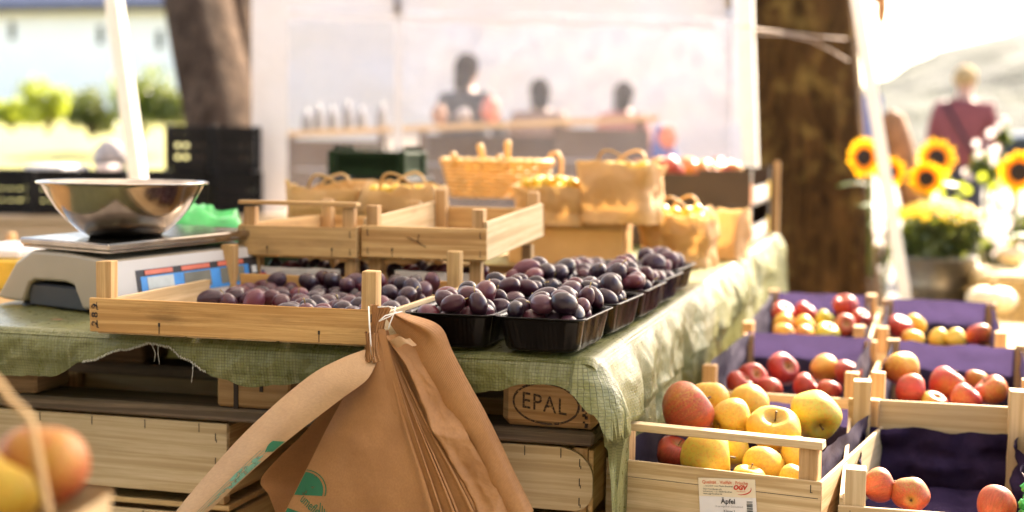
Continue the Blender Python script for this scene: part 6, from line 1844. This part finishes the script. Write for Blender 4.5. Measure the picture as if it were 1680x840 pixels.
def bouquet(label, px, py, d, r, mat, n, seed, z0=.0, lf=True):
    c = W(px, py, d); t = thing('flower_bunch', label, 'flowers', (c.x, c.y, z0), 0, 'pale flower bunches behind the bucket'); rs = random.Random(seed)
    mb = MB()
    for k in range(n):
        p = c+Vector((rs.gauss(0, r*.5), rs.gauss(0, r*.5), rs.gauss(0, r*.45))); s_ = rs.uniform(.018, .032)
        f = (CAM-p).normalized()+Vector((rs.uniform(-.6, .6), rs.uniform(-.6, .6), rs.uniform(-.2, .8))); q = Vector((0, 0, 1)).rotation_difference(f.normalized()).to_matrix()
        vs = [p]+[p+q @ Vector((cos(2*pi*i/12)*s_*(1 if i % 2 else .7), sin(2*pi*i/12)*s_*(1 if i % 2 else .7), s_*.3)) for i in range(12)]
        mb.add(vs, [(0, i+1, (i+1) % 12+1) for i in range(12)], None, 0, False)
    wbuild(mb, 'blossoms', M[mat], t)
    mb = MB()
    for k in range(n//2):
        p = c+Vector((rs.gauss(0, r*.45), rs.gauss(0, r*.45), -rs.random()*r*.6)); mb.tube([(c.x+rs.uniform(-.04, .04), c.y, z0+.02), p.lerp(Vector((c.x, c.y, z0)), .4), p], .003, 4)
    leaves(mb, c-Vector((0, 0, r*.5)), r*.8, r*.8, r*.7, 220, .06, rs, .2, clump=8)
    wbuild(mb, 'stems', M['leaf'], t)
bouquet('white flower bunch left of the mums behind the leaning pole', 1445, 400, 6.9, .09, 'pale_petal', 26, 1, .3)
bouquet('white flower bunch right of the zinc bucket', 1640, 400, 6.6, .15, 'pale_petal', 44, 2, .3)
bouquet('pink white flower bunch at the right edge above the straw', 1672, 355, 7.4, .13, 'pale_petal', 30, 3, .3)
bouquet('white flower heads in front of the red jacket hem', 1622, 262, 7.6, .11, 'pale_petal', 16, 4, .3)
bouquet('single white blossoms by the arm of the red jacket', 1648, 215, 8.2, .06, 'pale_petal', 6, 5, .3)
bouquet('lime green leafy flowers above the yellow mums', 1560, 330, 6.8, .14, 'leaf_lime', 24, 6, .3)
# tall brown log, hanging gourd
a = W(1490, 300, 6.6); b_ = W(1462, 186, 6.6); mb = MB(); k = (.0-a.z)/(b_.z-a.z); g = a+(b_-a)*k
mb.tube([g, a, a.lerp(b_, .5), a.lerp(b_, .92), b_, b_+Vector((-.004, 0, .02))], [.05, .055, .066, .058, .036, .010], 16)
own(mb, 'log', M['log'], 'tall brown rough log standing between the leaning pole and the sunflower', 'log')
a = W(1446, 30, 5.0); mb = MB(); mb.grid(blob((a.x, a.y, a.z+.04), .018, .02, .07, 3, .12)); mb.grid(blob((a.x-.025, a.y, a.z+.13), .05, .045, .075, 5, .12)); mb.tube([(a.x-.03, a.y, a.z+.19), (a.x-.05, a.y, 2.2)], .004, 6)
own(mb, 'gourd', M['gourd'], 'brown bottle gourd hanging into the top edge beside the leaning pole', 'gourd')
# blue cloth and a parked car further back
p = W(1412, 195, 9.0); mb = MB(); mb.grid([[Vector((p.x-.12+.25*i/10, p.y+.03*sin(i), p.z-.35+.5*j/12)) for i in range(11)] for j in range(13)]); mb.tube([(p.x-.12, p.y, 0), (p.x-.12, p.y, p.z+.2)], .015, 8)
own(mb, 'banner', M['cloth_blue'], 'blue cloth banner between the dark tree and the leaning pole', 'banner')
def car():
    c = W(1690, 215, 30); t = thing('parked_car', 'pale parked car behind the person in red, at the right edge', 'car', (c.x, c.y, 0), radians(0)); L, Wd = 4.3, 1.75
    side = [(-2.1, .32), (-2.12, .75), (-1.95, .92), (-1.35, .98), (-.75, 1.42), (-.2, 1.50), (.7, 1.46), (1.35, 1.02), (2.0, .90), (2.13, .62), (2.1, .32)]
    xf = Matrix.Translation((0, Wd/2, 0)) @ Matrix.Rotation(pi/2, 4, 'X'); mb = MB(); mb.prism(side, Wd, xf); o = mb.build('body', M['car_paint'], t); bv = o.modifiers.new('b', 'BEVEL'); bv.width = .06; bv.segments = 3
    for sy in (-1, 1):
        for poly in ([(-1.15, 1.0), (-.68, 1.36), (-.05, 1.42), (-.05, 1.0)], [(.02, 1.0), (.02, 1.42), (.62, 1.38), (1.12, 1.02)]):
            mb = MB(); mb.prism(poly, .012, Matrix.Translation((0, sy*(Wd/2+.004)+.006, 0)) @ Matrix.Rotation(pi/2, 4, 'X')); mb.build('window', M['car_glass'], t)
        for x in (-1.32, 1.30):
            mb = MB(); prof = [(.20, -.10), (.31, -.10), (.33, -.06), (.33, .06), (.31, .10), (.20, .10)]; mb.lathe(prof, 28); mb.v = [(v[0]+x, sy*(Wd/2-.06)+v[2], .33+v[1]) for v in mb.v]; w = mb.build('wheel', M['tyre'], t)
            mb = MB(); mb.lathe([(.001, -.02), (.2, -.03), (.2, .03), (.001, .02)], 20); mb.v = [(v[0]+x, sy*(Wd/2-.02)+v[2], .33+v[1]) for v in mb.v]; mb.build('rim', M['car_paint'], w)
        mb = MB(); mb.box(2.0, 2.09, sy*.62-.12, sy*.62+.12, .68, .80, b=.02); mb.build('headlight', M['lcd_bright'], t)
car()

# unseen trees added behind the viewpoint: they darken what the bowl and the trays mirror
for k, (x, y, h, r) in enumerate(((-6.8, -5.0, 6.5, 3.2), (-2.2, -6.4, 7.6, 3.4), (2.8, -6.0, 7.2, 3.4), (7.2, -4.2, 6.6, 3.0))):
    t = thing('added_tree', ('unseen leafy tree added far left behind the viewpoint to dim the light', 'unseen leafy tree added left behind the viewpoint to dim the light', 'unseen leafy tree added right behind the viewpoint to dim the light', 'unseen leafy tree added far right behind the viewpoint to dim the light')[k], 'tree', (x, y, 0), 0, 'unseen trees added behind the viewpoint')
    rs = random.Random(60+k); mb = MB(); leaves(mb, (0, 0, h*.52), r, r*.8, h*.46, 2600, .55, rs, .3, clump=22); mb.build('crown', M['leaf_dark'], t)
    mb = MB(); mb.tube([(0, 0, 0), (.1, 0, h*.3), (0, .1, h*.6)], [.28, .2, .12], 10); mb.build('trunk', M['bark'], t)
# ================================================================== camera, light, air
cam = bpy.data.cameras.new('camera'); co = bpy.data.objects.new('camera', cam); COL.objects.link(co)
R3 = Matrix((_r, _u, -_f)).transposed()
co.matrix_world = Matrix.Translation(CAM) @ R3.to_4x4()
cam.sensor_width = 36.0; cam.lens = 36.0*FPX/1680; cam.clip_end = 5000; cam.clip_start = .05
cam.dof.use_dof = True; cam.dof.focus_distance = FOCUS; cam.dof.aperture_fstop = FSTOP; cam.dof.aperture_blades = 0
S.camera = co
w = bpy.data.worlds.new('World'); S.world = w; w.use_nodes = True
nt = w.node_tree; bg = nt.nodes['Background']
sky = nt.nodes.new('ShaderNodeTexSky'); sky.sky_type = 'NISHITA'; sky.sun_disc = False
SD = Vector((SUN_AZ[0], SUN_AZ[1], 0)).normalized()*cos(SUN_EL)+Vector((0, 0, sin(SUN_EL)))
sky.sun_elevation = SUN_EL; sky.sun_rotation = atan2(SD.x, SD.y); sky.air_density = 1.0; sky.dust_density = 2.5; sky.ozone_density = 1.0
nt.links.new(sky.outputs[0], bg.inputs[0]); bg.inputs[1].default_value = SKY
sl = bpy.data.lights.new('sun', 'SUN'); sl.energy = SUN; sl.angle = radians(.6); sl.color = (1.0, .93, .83)
so = bpy.data.objects.new('sun', sl); COL.objects.link(so); so.rotation_euler = SD.to_track_quat('Z', 'Y').to_euler(); so.location = (3, 6, 6)
if HAZE:
    hm = bpy.data.materials.new('haze_air'); hm.use_nodes = True; n_ = hm.node_tree; n_.nodes.clear(); ou = n_.nodes.new('ShaderNodeOutputMaterial'); pv = n_.nodes.new('ShaderNodeVolumePrincipled')
    pv.inputs['Color'].default_value = (.95, .93, .92, 1); pv.inputs['Density'].default_value = HAZE; pv.inputs['Anisotropy'].default_value = .4; n_.links.new(pv.outputs[0], ou.inputs['Volume'])
    mb = MB(); mb.box(-950, 950, -320, 1250, -1.9, 130, b=.001); o = mb.build('haze', hm); o['kind'] = 'stuff'; hm.cycles.homogeneous_volume = True if hasattr(hm.cycles, 'homogeneous_volume') else None
S.view_settings.view_transform = 'Standard'; S.view_settings.look = 'None'; S.view_settings.gamma = 1; S.view_settings.use_curve_mapping = False
S.view_settings.exposure = EXPO
try:
    S.view_settings.use_white_balance = True; S.view_settings.white_balance_temperature = 7400; S.view_settings.white_balance_tint = 12
except Exception: pass
S.render.engine = 'CYCLES'
cy = S.cycles; cy.use_denoising = True; cy.max_bounces = 8; cy.diffuse_bounces = 4; cy.glossy_bounces = 3; cy.transmission_bounces = 4; cy.transparent_max_bounces = 8; cy.volume_bounces = 1
cy.sample_clamp_indirect = 6; cy.caustics_reflective = False; cy.caustics_refractive = False
print('PLUMS', NPLUM[0])
